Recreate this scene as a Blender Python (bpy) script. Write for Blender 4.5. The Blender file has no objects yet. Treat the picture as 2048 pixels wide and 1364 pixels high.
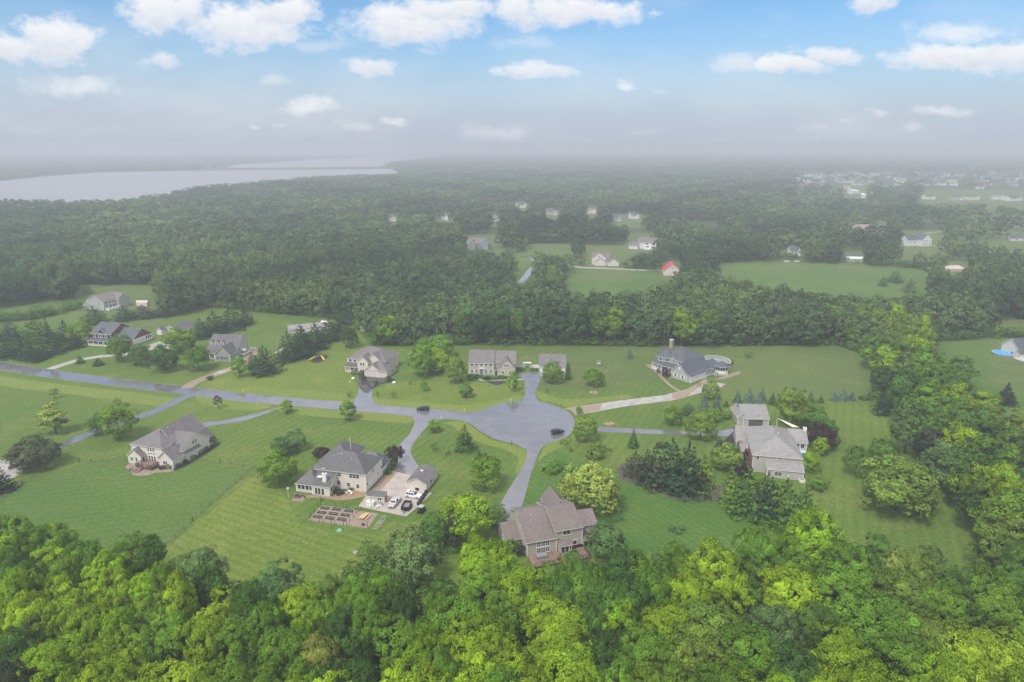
import bpy, math, random
import numpy as np
from mathutils import Vector, Matrix
from mathutils.geometry import tessellate_polygon
R = math.radians
sc = bpy.context.scene
col = sc.collection
# ------------------------------------------------------------------ camera
FP, TH, HC = 1365.33, math.atan(390 / 1365.33), 97.0
cam_d = bpy.data.cameras.new("Camera"); cam_d.lens = 24; cam_d.sensor_width = 36
cam_d.clip_start = 1; cam_d.clip_end = 40000
cam = bpy.data.objects.new("Camera", cam_d); col.objects.link(cam)
cam.location = (0, 0, HC); cam.rotation_euler = (math.pi / 2 - TH, 0, 0)
sc.camera = cam

def P(px, py, z=0.0):
    """where the line of sight through a photo pixel (2048 wide) meets the height z"""
    dx = (px - 1024) / FP; dy = (682 - py) / FP
    d = (dx, math.cos(TH) + dy * math.sin(TH), -math.sin(TH) + dy * math.cos(TH))
    t = (z - HC) / d[2]
    return (d[0] * t, d[1] * t)
def Q(x, y, z=0.0):
    zz = z - HC
    fz = y * math.cos(TH) - zz * math.sin(TH); u = y * math.sin(TH) + zz * math.cos(TH)
    return (1024 + FP * x / fz, 682 - FP * u / fz)
def depth(x, y, z=0.0):
    return y * math.cos(TH) - (z - HC) * math.sin(TH)
def height_for(px, base, top):
    x, y = P(px, base); lo, hi = 0.2, 60
    for _ in range(30):
        m = (lo + hi) / 2
        if Q(x, y, m)[1] > top: lo = m
        else: hi = m
    return lo
# ------------------------------------------------------------------ world
SUN_EL, SUN_AZ = 56.0, -145.0      # azimuth of the sun measured from +Y towards +X
w = bpy.data.worlds.new("World"); sc.world = w; w.use_nodes = True
nt = w.node_tree; nt.nodes.clear(); NN = nt.nodes.new; LK = nt.links.new
def nd(t, **k):
    n = NN(t)
    for a, b in k.items(): setattr(n, a, b)
    return n
def mth(op, a, b=None, c=None, clamp=False):
    n = nd("ShaderNodeMath", operation=op); n.use_clamp = clamp
    for i, v in enumerate((a, b, c)):
        if v is None: continue
        if isinstance(v, (int, float)): n.inputs[i].default_value = v
        else: LK(v, n.inputs[i])
    return n.outputs[0]
sky = nd("ShaderNodeTexSky", sky_type='NISHITA'); sky.sun_disc = False
sky.sun_elevation = R(SUN_EL); sky.sun_rotation = R(SUN_AZ)
sky.air_density = 1.0; sky.dust_density = 0.3; sky.ozone_density = 2.5; sky.altitude = 100
tc = nd("ShaderNodeTexCoord"); sp = nd("ShaderNodeSeparateXYZ"); LK(tc.outputs["Generated"], sp.inputs[0])
ymax = mth('MAXIMUM', sp.outputs[1], 0.05)
u_ = mth('DIVIDE', sp.outputs[0], ymax); v_ = mth('DIVIDE', sp.outputs[2], ymax)
uv = nd("ShaderNodeCombineXYZ"); LK(u_, uv.inputs[0]); LK(v_, uv.inputs[1])
def wnoise(scale, detail, vec, rough=0.6, yst=1.0, off=0.0):
    mp = nd("ShaderNodeMapping"); mp.inputs["Scale"].default_value = (1, yst, 1); mp.inputs["Location"].default_value = (off, off, 0)
    LK(vec, mp.inputs[0])
    n = nd("ShaderNodeTexNoise"); n.inputs["Scale"].default_value = scale; n.inputs["Detail"].default_value = detail
    n.inputs["Roughness"].default_value = rough; LK(mp.outputs[0], n.inputs["Vector"]); return n
warp = wnoise(9, 4, uv.outputs[0], yst=1.6)
wv = nd("ShaderNodeVectorMath", operation='SUBTRACT'); LK(warp.outputs["Color"], wv.inputs[0]); wv.inputs[1].default_value = (.5, .5, .5)
ws = nd("ShaderNodeVectorMath", operation='MULTIPLY'); LK(wv.outputs[0], ws.inputs[0]); ws.inputs[1].default_value = (.095, .040, 0)
wa = nd("ShaderNodeVectorMath", operation='ADD'); LK(uv.outputs[0], wa.inputs[0]); LK(ws.outputs[0], wa.inputs[1])
det = wnoise(26, 6, uv.outputs[0], .62, 1.5, 3.0)
big = wnoise(60, 5, uv.outputs[0], .6, 1.3, 7.0)
CL = [(110,78,100,42,1),(25,95,70,30,1),(150,172,115,24,.62),(310,125,48,15,.8),(335,22,100,38,1),(490,48,140,44,1),(570,18,75,26,1),
 (650,90,80,15,.32),(555,160,38,12,.4),(605,210,85,16,.7),(747,138,46,17,.85),(820,45,140,36,1),(905,18,95,26,1),(1035,22,60,30,1),
 (1125,18,100,27,1),(1225,20,70,22,1),(1075,140,90,17,.85),(1055,85,70,14,.3),(1242,177,32,12,.7),(1315,180,34,6,.25),(1475,128,58,23,.8),
 (1570,132,95,18,1),(1665,112,80,17,.9),(1740,4,65,15,.85),(1915,60,120,24,.7),(1905,112,140,28,1),(2030,108,80,30,1),(1890,222,64,11,.5),
 (1765,228,32,9,.45),(1830,252,32,10,.35),(1635,252,38,13,.3),(1000,264,75,17,.42),(793,243,30,11,.6),(725,256,60,12,.35),(500,252,24,9,.45),
 (556,241,27,8,.4),(1290,270,40,9,.25),(60,258,45,12,.2),(845,100,34,8,.25),(270,70,18,6,.3),(700,245,60,14,.25),(1690,243,30,7,.3)]
def dirof(px, py):
    dx = (px - 1024) / FP; dy = (682 - py) / FP
    d = (dx, math.cos(TH) + dy * math.sin(TH), -math.sin(TH) + dy * math.cos(TH))
    return d[0] / d[1], d[2] / d[1]
cov = None; under = None
for (cx, cy, rx, ry, op) in CL:
    u0, v0 = dirof(cx, cy); rx *= 1.12; ry *= 1.25
    s = nd("ShaderNodeVectorMath", operation='SUBTRACT'); LK(wa.outputs[0], s.inputs[0]); s.inputs[1].default_value = (u0, v0, 0)
    m = nd("ShaderNodeVectorMath", operation='MULTIPLY'); LK(s.outputs[0], m.inputs[0])
    m.inputs[1].default_value = (FP / rx * math.cos(TH) * 1.0, FP / ry * math.cos(TH), 0)
    l = nd("ShaderNodeVectorMath", operation='LENGTH'); LK(m.outputs[0], l.inputs[0])
    k = mth('MULTIPLY_ADD', l.outputs["Value"], -1.0, 1.0)            # 1 in the middle, 0 at the rim
    k = mth('ADD', k, mth('MULTIPLY_ADD', det.outputs["Fac"], 1.5, -0.78))
    sm = nd("ShaderNodeMapRange", interpolation_type='SMOOTHSTEP'); LK(k, sm.inputs[0])
    sm.inputs[1].default_value = 0.0; sm.inputs[2].default_value = .62 if op > .8 else .95
    o = mth('MULTIPLY', sm.outputs[0], op)
    cov = o if cov is None else mth('MAXIMUM', cov, o)
    if op >= .8:
        vy = nd("ShaderNodeSeparateXYZ"); LK(m.outputs[0], vy.inputs[0])
        q = mth('MULTIPLY', sm.outputs[0], mth('MULTIPLY_ADD', vy.outputs[1], -0.5, 0.35, clamp=True))
        under = q if under is None else mth('MAXIMUM', under, q)
veil = wnoise(3.0, 5, uv.outputs[0], .6, 3.0, 11.0)
vm = nd("ShaderNodeMapRange"); LK(veil.outputs["Fac"], vm.inputs[0]); vm.inputs[1].default_value = .45; vm.inputs[2].default_value = .8; vm.inputs[4].default_value = .30
cov = mth('MAXIMUM', cov, vm.outputs[0])
# overhead and behind the camera: unseen scattered cloud, denser (it is raining), brightened as fill light
ov = wnoise(2.2, 6, tc.outputs["Generated"], .6)
om = nd("ShaderNodeMapRange", interpolation_type='SMOOTHSTEP'); LK(ov.outputs["Fac"], om.inputs[0]); om.inputs[1].default_value = .38; om.inputs[2].default_value = .6
hi_ = nd("ShaderNodeMapRange", interpolation_type='SMOOTHSTEP'); LK(sp.outputs[2], hi_.inputs[0]); hi_.inputs[1].default_value = .24; hi_.inputs[2].default_value = .5
bk = nd("ShaderNodeMapRange", interpolation_type='SMOOTHSTEP'); LK(sp.outputs[1], bk.inputs[0]); bk.inputs[1].default_value = .45; bk.inputs[2].default_value = .15
elsew = mth('MAXIMUM', hi_.outputs[0], bk.outputs[0])
covo = mth('MULTIPLY', om.outputs[0], elsew)
cov = mth('MULTIPLY', cov, mth('SUBTRACT', 1.0, elsew))
SKYK = 0.09
bgs = nd("ShaderNodeMix", data_type='RGBA')
# lower sky: distant moisture, pale
hz = nd("ShaderNodeMapRange", interpolation_type='SMOOTHSTEP'); LK(sp.outputs[2], hz.inputs[0]); hz.inputs[1].default_value = .18; hz.inputs[2].default_value = -.01
hz.inputs[3].default_value = 0.0; hz.inputs[4].default_value = 1.0
tint = nd("ShaderNodeMix", data_type='RGBA', blend_type='MULTIPLY'); tint.inputs["Factor"].default_value = 1.0
LK(sky.outputs[0], tint.inputs["A"]); tint.inputs["B"].default_value = (.80, 1.02, 1.16, 1)
LK(hz.outputs[0], bgs.inputs["Factor"]); LK(tint.outputs["Result"], bgs.inputs["A"]); bgs.inputs["B"].default_value = (4.1, 4.5, 5.5, 1)
shade = nd("ShaderNodeMix", data_type='RGBA'); LK(mth('MULTIPLY', under if under else 0.0, mth('MULTIPLY_ADD', big.outputs["Fac"], 1.6, 0.2)), shade.inputs["Factor"])
shade.inputs["A"].default_value = (8.1, 8.2, 8.4, 1); shade.inputs["B"].default_value = (4.9, 5.4, 6.4, 1)
cm = nd("ShaderNodeMix", data_type='RGBA'); LK(cov, cm.inputs["Factor"]); LK(bgs.outputs["Result"], cm.inputs["A"]); LK(shade.outputs["Result"], cm.inputs["B"])
c2_ = nd("ShaderNodeMix", data_type='RGBA'); LK(covo, c2_.inputs["Factor"]); LK(cm.outputs["Result"], c2_.inputs["A"]); c2_.inputs["B"].default_value = (12.5, 12.6, 13.0, 1); cm = c2_   # out-of-view cloud, made brighter than the visible ones to lift ambient light
bg = nd("ShaderNodeBackground"); bg.inputs["Strength"].default_value = SKYK; LK(cm.outputs["Result"], bg.inputs["Color"])
wo = nd("ShaderNodeOutputWorld"); LK(bg.outputs[0], wo.inputs["Surface"])
# ------------------------------------------------------------------ sun
sd = bpy.data.lights.new("Sun", 'SUN'); sd.energy = 2.6; sd.angle = R(12); sd.color = (1, .95, .86)
so = bpy.data.objects.new("Sun", sd); col.objects.link(so)
a, e = R(SUN_AZ), R(SUN_EL)
sdir = Vector((math.sin(a) * math.cos(e), math.cos(a) * math.cos(e), math.sin(e)))
so.rotation_euler = sdir.to_track_quat('Z', 'Y').to_euler()
sc.view_settings.view_transform = 'Standard'; sc.view_settings.look = 'None'
sc.view_settings.gamma = 1; sc.view_settings.exposure = 0.42
sc.render.engine = 'CYCLES'
cy = sc.cycles
cy.max_bounces = 5; cy.diffuse_bounces = 3; cy.glossy_bounces = 2; cy.transmission_bounces = 2; cy.transparent_max_bounces = 4; cy.volume_bounces = 1
cy.use_denoising = True; cy.sample_clamp_indirect = 4
# ------------------------------------------------------------------ materials
MATS = {}
def newmat(name):
    m = bpy.data.materials.new(name); m.use_nodes = True
    return m, m.node_tree, m.node_tree.nodes["Principled BSDF"]
def M(name, c=(.5, .5, .5), rough=.7, var=.12, scale=3.0, metallic=0.0, spec=.4, c2=None, detail=4, bump=0.0, coord='Object'):
    if name in MATS: return MATS[name]
    m, t, b = newmat(name); N = t.nodes.new; L = t.links.new
    tcn = N("ShaderNodeTexCoord"); ns = N("ShaderNodeTexNoise"); ns.inputs["Scale"].default_value = scale; ns.inputs["Detail"].default_value = detail
    L(tcn.outputs[coord], ns.inputs["Vector"])
    mr = N("ShaderNodeMapRange"); mr.inputs[1].default_value = .35; mr.inputs[2].default_value = .65; L(ns.outputs["Fac"], mr.inputs[0])
    mx = N("ShaderNodeMix"); mx.data_type = 'RGBA'; L(mr.outputs[0], mx.inputs["Factor"])
    c2 = c2 or tuple(min(1, x * (1 + var)) for x in c); c1 = tuple(x * (1 - var) for x in c)
    mx.inputs["A"].default_value = (*c1, 1); mx.inputs["B"].default_value = (*c2, 1)
    L(mx.outputs["Result"], b.inputs["Base Color"])
    b.inputs["Roughness"].default_value = rough; b.inputs["Metallic"].default_value = metallic; b.inputs["Specular IOR Level"].default_value = spec
    if bump:
        bp = N("ShaderNodeBump"); bp.inputs["Strength"].default_value = bump; bp.inputs["Distance"].default_value = .1
        L(ns.outputs["Fac"], bp.inputs["Height"]); L(bp.outputs[0], b.inputs["Normal"])
    MATS[name] = m; return m
def mat_siding(name, c, c2=None):
    """lap siding: fine horizontal shadow courses and slight weathering"""
    if name in MATS: return MATS[name]
    m, t, b = newmat(name); N = t.nodes.new; L = t.links.new
    tcn = N("ShaderNodeTexCoord"); s = N("ShaderNodeSeparateXYZ"); L(tcn.outputs["Object"], s.inputs[0])
    f = N("ShaderNodeMath"); f.operation = 'MULTIPLY'; f.inputs[1].default_value = 1 / .22; L(s.outputs[2], f.inputs[0])
    fr = N("ShaderNodeMath"); fr.operation = 'FRACT'; L(f.outputs[0], fr.inputs[0])
    bp = N("ShaderNodeBump"); bp.inputs["Strength"].default_value = .5; bp.inputs["Distance"].default_value = .03; L(fr.outputs[0], bp.inputs["Height"]); L(bp.outputs[0], b.inputs["Normal"])
    ns = N("ShaderNodeTexNoise"); ns.inputs["Scale"].default_value = .6; ns.inputs["Detail"].default_value = 6; L(tcn.outputs["Object"], ns.inputs["Vector"])
    mx = N("ShaderNodeMix"); mx.data_type = 'RGBA'; L(ns.outputs["Fac"], mx.inputs["Factor"])
    mx.inputs["A"].default_value = (*[x * .86 for x in c], 1); mx.inputs["B"].default_value = (*[min(1, x * 1.12) for x in (c2 or c)], 1)
    L(mx.outputs["Result"], b.inputs["Base Color"]); b.inputs["Roughness"].default_value = .6
    MATS[name] = m; return m
def mat_shingle(name, c, c2):
    if name in MATS: return MATS[name]
    m, t, b = newmat(name); N = t.nodes.new; L = t.links.new
    tcn = N("ShaderNodeTexCoord")
    br = N("ShaderNodeTexBrick"); br.inputs["Scale"].default_value = 1.0; br.inputs["Brick Width"].default_value = .9; br.inputs["Row Height"].default_value = .42
    br.inputs["Mortar Size"].default_value = .03; br.inputs["Color1"].default_value = (*c, 1); br.inputs["Color2"].default_value = (*c2, 1)
    br.inputs["Mortar"].default_value = (*[x * .7 for x in c], 1)
    L(tcn.outputs["Object"], br.inputs["Vector"])
    ns = N("ShaderNodeTexNoise"); ns.inputs["Scale"].default_value = 2.4; ns.inputs["Detail"].default_value = 5; L(tcn.outputs["Object"], ns.inputs["Vector"])
    mr = N("ShaderNodeMapRange"); mr.inputs[1].default_value = .38; mr.inputs[2].default_value = .62; mr.inputs[3].default_value = .87; mr.inputs[4].default_value = 1.12; L(ns.outputs["Fac"], mr.inputs[0])
    n2 = N("ShaderNodeTexNoise"); n2.inputs["Scale"].default_value = .18; n2.inputs["Detail"].default_value = 3; L(tcn.outputs["Object"], n2.inputs["Vector"])
    m2 = N("ShaderNodeMapRange"); m2.inputs[3].default_value = .82; m2.inputs[4].default_value = 1.18; L(n2.outputs["Fac"], m2.inputs[0])
    mm = N("ShaderNodeMath"); mm.operation = 'MULTIPLY'; L(mr.outputs[0], mm.inputs[0]); L(m2.outputs[0], mm.inputs[1])
    vm_ = N("ShaderNodeVectorMath"); vm_.operation = 'SCALE'; L(br.outputs["Color"], vm_.inputs[0]); L(mm.outputs[0], vm_.inputs["Scale"])
    L(vm_.outputs[0], b.inputs["Base Color"]); b.inputs["Roughness"].default_value = .55
    MATS[name] = m; return m
def mat_glass(name, c=(.03, .035, .04)):
    if name in MATS: return MATS[name]
    m, t, b = newmat(name); b.inputs["Base Color"].default_value = (*c, 1); b.inputs["Roughness"].default_value = .12; b.inputs["Specular IOR Level"].default_value = .5
    N = t.nodes.new; L = t.links.new; tcn = N("ShaderNodeTexCoord"); ns = N("ShaderNodeTexNoise"); ns.inputs["Scale"].default_value = 1.2; L(tcn.outputs["Object"], ns.inputs["Vector"])
    mx = N("ShaderNodeMix"); mx.data_type = 'RGBA'; L(ns.outputs["Fac"], mx.inputs["Factor"]); mx.inputs["A"].default_value = (*[x * .5 for x in c], 1); mx.inputs["B"].default_value = (*[x * 2.2 for x in c], 1)
    L(mx.outputs["Result"], b.inputs["Base Color"]); MATS[name] = m; return m
def mat_paint(name, c, rough=.25, metallic=0.0):
    if name in MATS: return MATS[name]
    m = M(name, c, rough, .04, 8, metallic, .5); b = m.node_tree.nodes["Principled BSDF"]
    b.inputs["Coat Weight"].default_value = .6; b.inputs["Coat Roughness"].default_value = .08; return m
def mat_grass(name, ca, cb, cc, stripe=0.0, ang=0.0, sw=1.6):
    """turf: broad drifts of tone, blotches, fine grain and (mown lawns) mower stripes"""
    m, t, b = newmat(name); N = t.nodes.new; L = t.links.new
    tcn = N("ShaderNodeTexCoord")
    def noise(s, d=4, r=.6, sc3=(1, 1, 1)):
        mp = N("ShaderNodeMapping"); mp.inputs["Scale"].default_value = sc3; L(tcn.outputs["Object"], mp.inputs[0])
        n = N("ShaderNodeTexNoise"); n.inputs["Scale"].default_value = s; n.inputs["Detail"].default_value = d; n.inputs["Roughness"].default_value = r
        L(mp.outputs[0], n.inputs["Vector"]); return n
    def rng(o, a, b_, c_=0., d_=1.):
        x = N("ShaderNodeMapRange"); L(o, x.inputs[0])
        for i, v in enumerate((a, b_, c_, d_)): x.inputs[i + 1].default_value = v
        return x.outputs[0]
    def mix(f, a, c_):
        x = N("ShaderNodeMix"); x.data_type = 'RGBA'; L(f, x.inputs["Factor"])
        for k, v in (("A", a), ("B", c_)):
            if isinstance(v, tuple): x.inputs[k].default_value = (*v, 1)
            else: L(v, x.inputs[k])
        return x.outputs["Result"]
    o = mix(rng(noise(.013, 5).outputs["Fac"], .36, .64), ca, cb)
    o = mix(rng(noise(.07, 6, .65).outputs["Fac"], .5, .74, 0, .8), o, cc)
    o = mix(rng(noise(.35, 5, .7).outputs["Fac"], .52, .7, 0, .45), o, tuple(x * .72 for x in ca))
    g = rng(noise(2.6, 4, .75).outputs["Fac"], .3, .7, .60, 1.40)
    g2 = rng(noise(.9, 3, .7).outputs["Fac"], .3, .7, .76, 1.24)
    mm = N("ShaderNodeMath"); mm.operation = 'MULTIPLY'; L(g, mm.inputs[0]); L(g2, mm.inputs[1]); fac = mm.outputs[0]
    if stripe:
        mp = N("ShaderNodeMapping"); mp.inputs["Rotation"].default_value = (0, 0, ang); L(tcn.outputs["Object"], mp.inputs[0])
        wv_ = N("ShaderNodeTexWave"); wv_.wave_type = 'BANDS'; wv_.bands_direction = 'X'; wv_.inputs["Scale"].default_value = 2 / (sw * 20 / math.pi) * 1.0
        wv_.inputs["Distortion"].default_value = 2.2; wv_.inputs["Detail"].default_value = 2; wv_.inputs["Detail Scale"].default_value = .3; L(mp.outputs[0], wv_.inputs["Vector"])
        st = rng(wv_.outputs["Fac"], 0, 1, 1 - stripe, 1 + stripe); m3 = N("ShaderNodeMath"); m3.operation = 'MULTIPLY'; L(fac, m3.inputs[0]); L(st, m3.inputs[1]); fac = m3.outputs[0]
    vs = N("ShaderNodeVectorMath"); vs.operation = 'SCALE'; L(o, vs.inputs[0]); L(fac, vs.inputs["Scale"])
    L(vs.outputs[0], b.inputs["Base Color"]); b.inputs["Roughness"].default_value = .85; b.inputs["Specular IOR Level"].default_value = .15
    bp = N("ShaderNodeBump"); bp.inputs["Strength"].default_value = .6; bp.inputs["Distance"].default_value = .15
    L(noise(2.2, 5, .7).outputs["Fac"], bp.inputs["Height"]); L(bp.outputs[0], b.inputs["Normal"])
    MATS[name] = m; return m
def mat_asphalt(name, c, rough=.16, sp_=.9, wet=.55):
    """rain-wet asphalt: reflective film broken by drier, rougher patches"""
    m, t, b = newmat(name); N = t.nodes.new; L = t.links.new
    tcn = N("ShaderNodeTexCoord"); n1 = N("ShaderNodeTexNoise"); n1.inputs["Scale"].default_value = .16; n1.inputs["Detail"].default_value = 5; L(tcn.outputs["Object"], n1.inputs["Vector"])
    n2 = N("ShaderNodeTexNoise"); n2.inputs["Scale"].default_value = 5; n2.inputs["Detail"].default_value = 4; L(tcn.outputs["Object"], n2.inputs["Vector"])
    mx = N("ShaderNodeMix"); mx.data_type = 'RGBA'; L(n2.outputs["Fac"], mx.inputs["Factor"])
    mx.inputs["A"].default_value = (*[x * .72 for x in c], 1); mx.inputs["B"].default_value = (*[x * 1.25 for x in c], 1)
    pz = N("ShaderNodeMapRange"); pz.inputs[1].default_value = .4; pz.inputs[2].default_value = .62; pz.inputs[3].default_value = .86; pz.inputs[4].default_value = 1.06; L(n1.outputs["Fac"], pz.inputs[0])
    n3 = N("ShaderNodeTexNoise"); n3.inputs["Scale"].default_value = .9; n3.inputs["Detail"].default_value = 6; n3.inputs["Roughness"].default_value = .75; L(tcn.outputs["Object"], n3.inputs["Vector"])
    p3 = N("ShaderNodeMapRange"); p3.inputs[1].default_value = .35; p3.inputs[2].default_value = .65; p3.inputs[3].default_value = .9; p3.inputs[4].default_value = 1.08; L(n3.outputs["Fac"], p3.inputs[0])
    pm_ = N("ShaderNodeMath"); pm_.operation = 'MULTIPLY'; L(pz.outputs[0], pm_.inputs[0]); L(p3.outputs[0], pm_.inputs[1])
    sc_ = N("ShaderNodeVectorMath"); sc_.operation = 'SCALE'; L(mx.outputs["Result"], sc_.inputs[0]); L(pm_.outputs[0], sc_.inputs["Scale"]); L(sc_.outputs[0], b.inputs["Base Color"])
    mr = N("ShaderNodeMapRange"); mr.inputs[1].default_value = .42; mr.inputs[2].default_value = .62; mr.inputs[3].default_value = rough * .4; mr.inputs[4].default_value = rough + .02; L(n1.outputs["Fac"], mr.inputs[0])
    L(mr.outputs[0], b.inputs["Roughness"]); b.inputs["IOR"].default_value = 1.6; b.inputs["Specular IOR Level"].default_value = sp_
    b.inputs["Coat Weight"].default_value = wet; b.inputs["Coat Roughness"].default_value = .1; b.inputs["Coat IOR"].default_value = 1.4
    bp = N("ShaderNodeBump"); bp.inputs["Strength"].default_value = .06; bp.inputs["Distance"].default_value = .02; L(n2.outputs["Fac"], bp.inputs["Height"]); L(bp.outputs[0], b.inputs["Normal"])
    MATS[name] = m; return m
def mat_leaf(name):
    """leaves: colour from the tree (object colour) varied by bough and by leaf; lit with the outward direction of the twig"""
    m, t, b = newmat(name); t.nodes.clear(); N = t.nodes.new; L = t.links.new
    at = N("ShaderNodeAttribute"); at.attribute_name = "rnd"; oi = N("ShaderNodeObjectInfo")
    hs = N("ShaderNodeHueSaturation")
    src = oi.outputs["Color"]
    if name == "woods_leaves":
        ac = N("ShaderNodeAttribute"); ac.attribute_name = "tint"; src = ac.outputs["Color"]
    L(src, hs.inputs["Color"])
    sx = N("ShaderNodeSeparateXYZ"); L(at.outputs["Vector"], sx.inputs[0])
    h = N("ShaderNodeMapRange"); h.inputs[3].default_value = .485; h.inputs[4].default_value = .52; L(sx.outputs[0], h.inputs[0]); L(h.outputs[0], hs.inputs["Hue"])
    v = N("ShaderNodeMapRange"); v.inputs[3].default_value = .62; v.inputs[4].default_value = 1.38; L(sx.outputs[1], v.inputs[0])
    v2 = N("ShaderNodeMapRange"); v2.inputs[3].default_value = .68; v2.inputs[4].default_value = 1.3; L(sx.outputs[0], v2.inputs[0])
    vv = N("ShaderNodeMath"); vv.operation = 'MULTIPLY'; L(v.outputs[0], vv.inputs[0]); L(v2.outputs[0], vv.inputs[1]); L(vv.outputs[0], hs.inputs["Value"])
    an = N("ShaderNodeAttribute"); an.attribute_name = "nrm"; vt = N("ShaderNodeVectorTransform"); vt.vector_type = 'NORMAL'; vt.convert_from = 'OBJECT'; vt.convert_to = 'WORLD'
    L(an.outputs["Vector"], vt.inputs[0]); nm = N("ShaderNodeVectorMath"); nm.operation = 'NORMALIZE'; L(vt.outputs[0], nm.inputs[0])
    df = N("ShaderNodeBsdfDiffuse"); tr = N("ShaderNodeBsdfTranslucent"); L(hs.outputs[0], df.inputs[0]); L(nm.outputs[0], df.inputs["Normal"])
    hs2 = N("ShaderNodeHueSaturation"); hs2.inputs["Value"].default_value = 1.1; hs2.inputs["Saturation"].default_value = 1.1; L(hs.outputs[0], hs2.inputs["Color"]); L(hs2.outputs[0], tr.inputs[0])
    ms = N("ShaderNodeMixShader"); ms.inputs[0].default_value = .24; L(df.outputs[0], ms.inputs[1]); L(tr.outputs[0], ms.inputs[2])
    ou = N("ShaderNodeOutputMaterial"); L(ms.outputs[0], ou.inputs[0]); MATS[name] = m; return m
LEAF = mat_leaf("leaves"); WLEAF = mat_leaf("woods_leaves")
BARK = M("bark", (.09, .075, .06), .9, .3, 2)
WHITE = M("white_trim", (.76, .75, .72), .5, .05, 1)
GLASS = mat_glass("window_glass")
# ------------------------------------------------------------------ object helpers
def tag(o, label=None, cat=None, group=None, kind=None):
    if label: o["label"] = label
    if cat: o["category"] = cat
    if group: o["group"] = group
    if kind: o["kind"] = kind
    return o
def empty(name, loc=(0, 0, 0), rz=0.0):
    o = bpy.data.objects.new(name, None); col.objects.link(o); o.location = loc; o.rotation_euler = (0, 0, rz); o.empty_display_size = .5; return o
class MB:
    def __init__(s): s.v = []; s.f = []; s.mi = []; s.m = []
    def mat(s, m):
        if m not in s.m: s.m.append(m)
        return s.m.index(m)
    def face(s, pts, m):
        n = len(s.v); s.v += [tuple(p) for p in pts]; s.f.append(tuple(range(n, n + len(pts)))); s.mi.append(s.mat(m)); return s
    def box(s, x0, x1, y0, y1, z0, z1, m, top=None, skipbot=False):
        p = [(x0, y0, z0), (x1, y0, z0), (x1, y1, z0), (x0, y1, z0), (x0, y0, z1), (x1, y0, z1), (x1, y1, z1), (x0, y1, z1)]
        fs = [(0, 1, 5, 4), (1, 2, 6, 5), (2, 3, 7, 6), (3, 0, 4, 7), (4, 5, 6, 7), (3, 2, 1, 0)]
        for i, q in enumerate(fs):
            s.face([p[k] for k in q], top if (top and i == 4) else m)
        return s
    def slab(s, poly, t, mt, ms):
        """roof plane: polygon plus thickness straight down"""
        lo = [(x, y, z - t) for x, y, z in poly]
        s.face(poly, mt); s.face(lo[::-1], ms)
        for i in range(len(poly)):
            j = (i + 1) % len(poly); s.face([poly[i], lo[i], lo[j], poly[j]], ms)
        return s
    def cyl(s, x, y, z0, z1, r0, r1, m, n=8, cap=True):
        a = [(x + r0 * math.cos(2 * math.pi * i / n), y + r0 * math.sin(2 * math.pi * i / n), z0) for i in range(n)]
        b = [(x + r1 * math.cos(2 * math.pi * i / n), y + r1 * math.sin(2 * math.pi * i / n), z1) for i in range(n)]
        for i in range(n):
            j = (i + 1) % n; s.face([a[i], a[j], b[j], b[i]], m)
        if cap: s.face(b, m); s.face(a[::-1], m)
        return s
    def bar(s, a, b, r, m, n=5, r2=None):
        a = Vector(a); b = Vector(b); d = (b - a).normalized(); u = d.orthogonal().normalized(); w_ = d.cross(u); r2 = r if r2 is None else r2
        A = [a + (u * math.cos(2 * math.pi * i / n) + w_ * math.sin(2 * math.pi * i / n)) * r for i in range(n)]
        B = [b + (u * math.cos(2 * math.pi * i / n) + w_ * math.sin(2 * math.pi * i / n)) * r2 for i in range(n)]
        for i in range(n):
            j = (i + 1) % n; s.face([A[i], A[j], B[j], B[i]], m)
        s.face(B, m); s.face(A[::-1], m); return s
    def build(s, name, parent=None, loc=None, rz=None, smooth=False):
        me = bpy.data.meshes.new(name); me.from_pydata(s.v, [], s.f)
        for m in s.m: me.materials.append(m)
        me.polygons.foreach_set("material_index", s.mi)
        if smooth: me.polygons.foreach_set("use_smooth", [True] * len(s.f))
        me.update(); o = bpy.data.objects.new(name, me); col.objects.link(o)
        if parent: o.parent = parent
        if loc: o.location = loc
        if rz is not None: o.rotation_euler = (0, 0, rz)
        return o
def sheet(name, pts, z, m, kind="structure"):
    """flat sheet from an outline in world metres"""
    v = [(x, y, z) for x, y in pts]; tris = tessellate_polygon([[Vector(p) for p in v]])
    me = bpy.data.meshes.new(name)
    fs = []
    for t in tris:
        a, b, c = (Vector(v[i]) for i in t)
        fs.append(t if (b - a).cross(c - a).z > 0 else t[::-1])
    me.from_pydata(v, [], fs); me.materials.append(m); me.update()
    o = bpy.data.objects.new(name, me); col.objects.link(o)
    if kind: o["kind"] = kind
    return o
def smooth(pts, n=5, closed=True):
    out = []; L_ = len(pts)
    for i in range(L_ if closed else L_ - 1):
        g = (lambda k: pts[k % L_]) if closed else (lambda k: pts[max(0, min(L_ - 1, k))])
        p0, p1, p2, p3 = g(i - 1), g(i), g(i + 1), g(i + 2)
        for k in range(n):
            t = k / n
            out.append(tuple(.5 * ((2 * p1[q]) + (-p0[q] + p2[q]) * t + (2 * p0[q] - 5 * p1[q] + 4 * p2[q] - p3[q]) * t * t + (-p0[q] + 3 * p1[q] - 3 * p2[q] + p3[q]) * t ** 3) for q in (0, 1)))
    if not closed: out.append(pts[-1])
    return out
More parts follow.
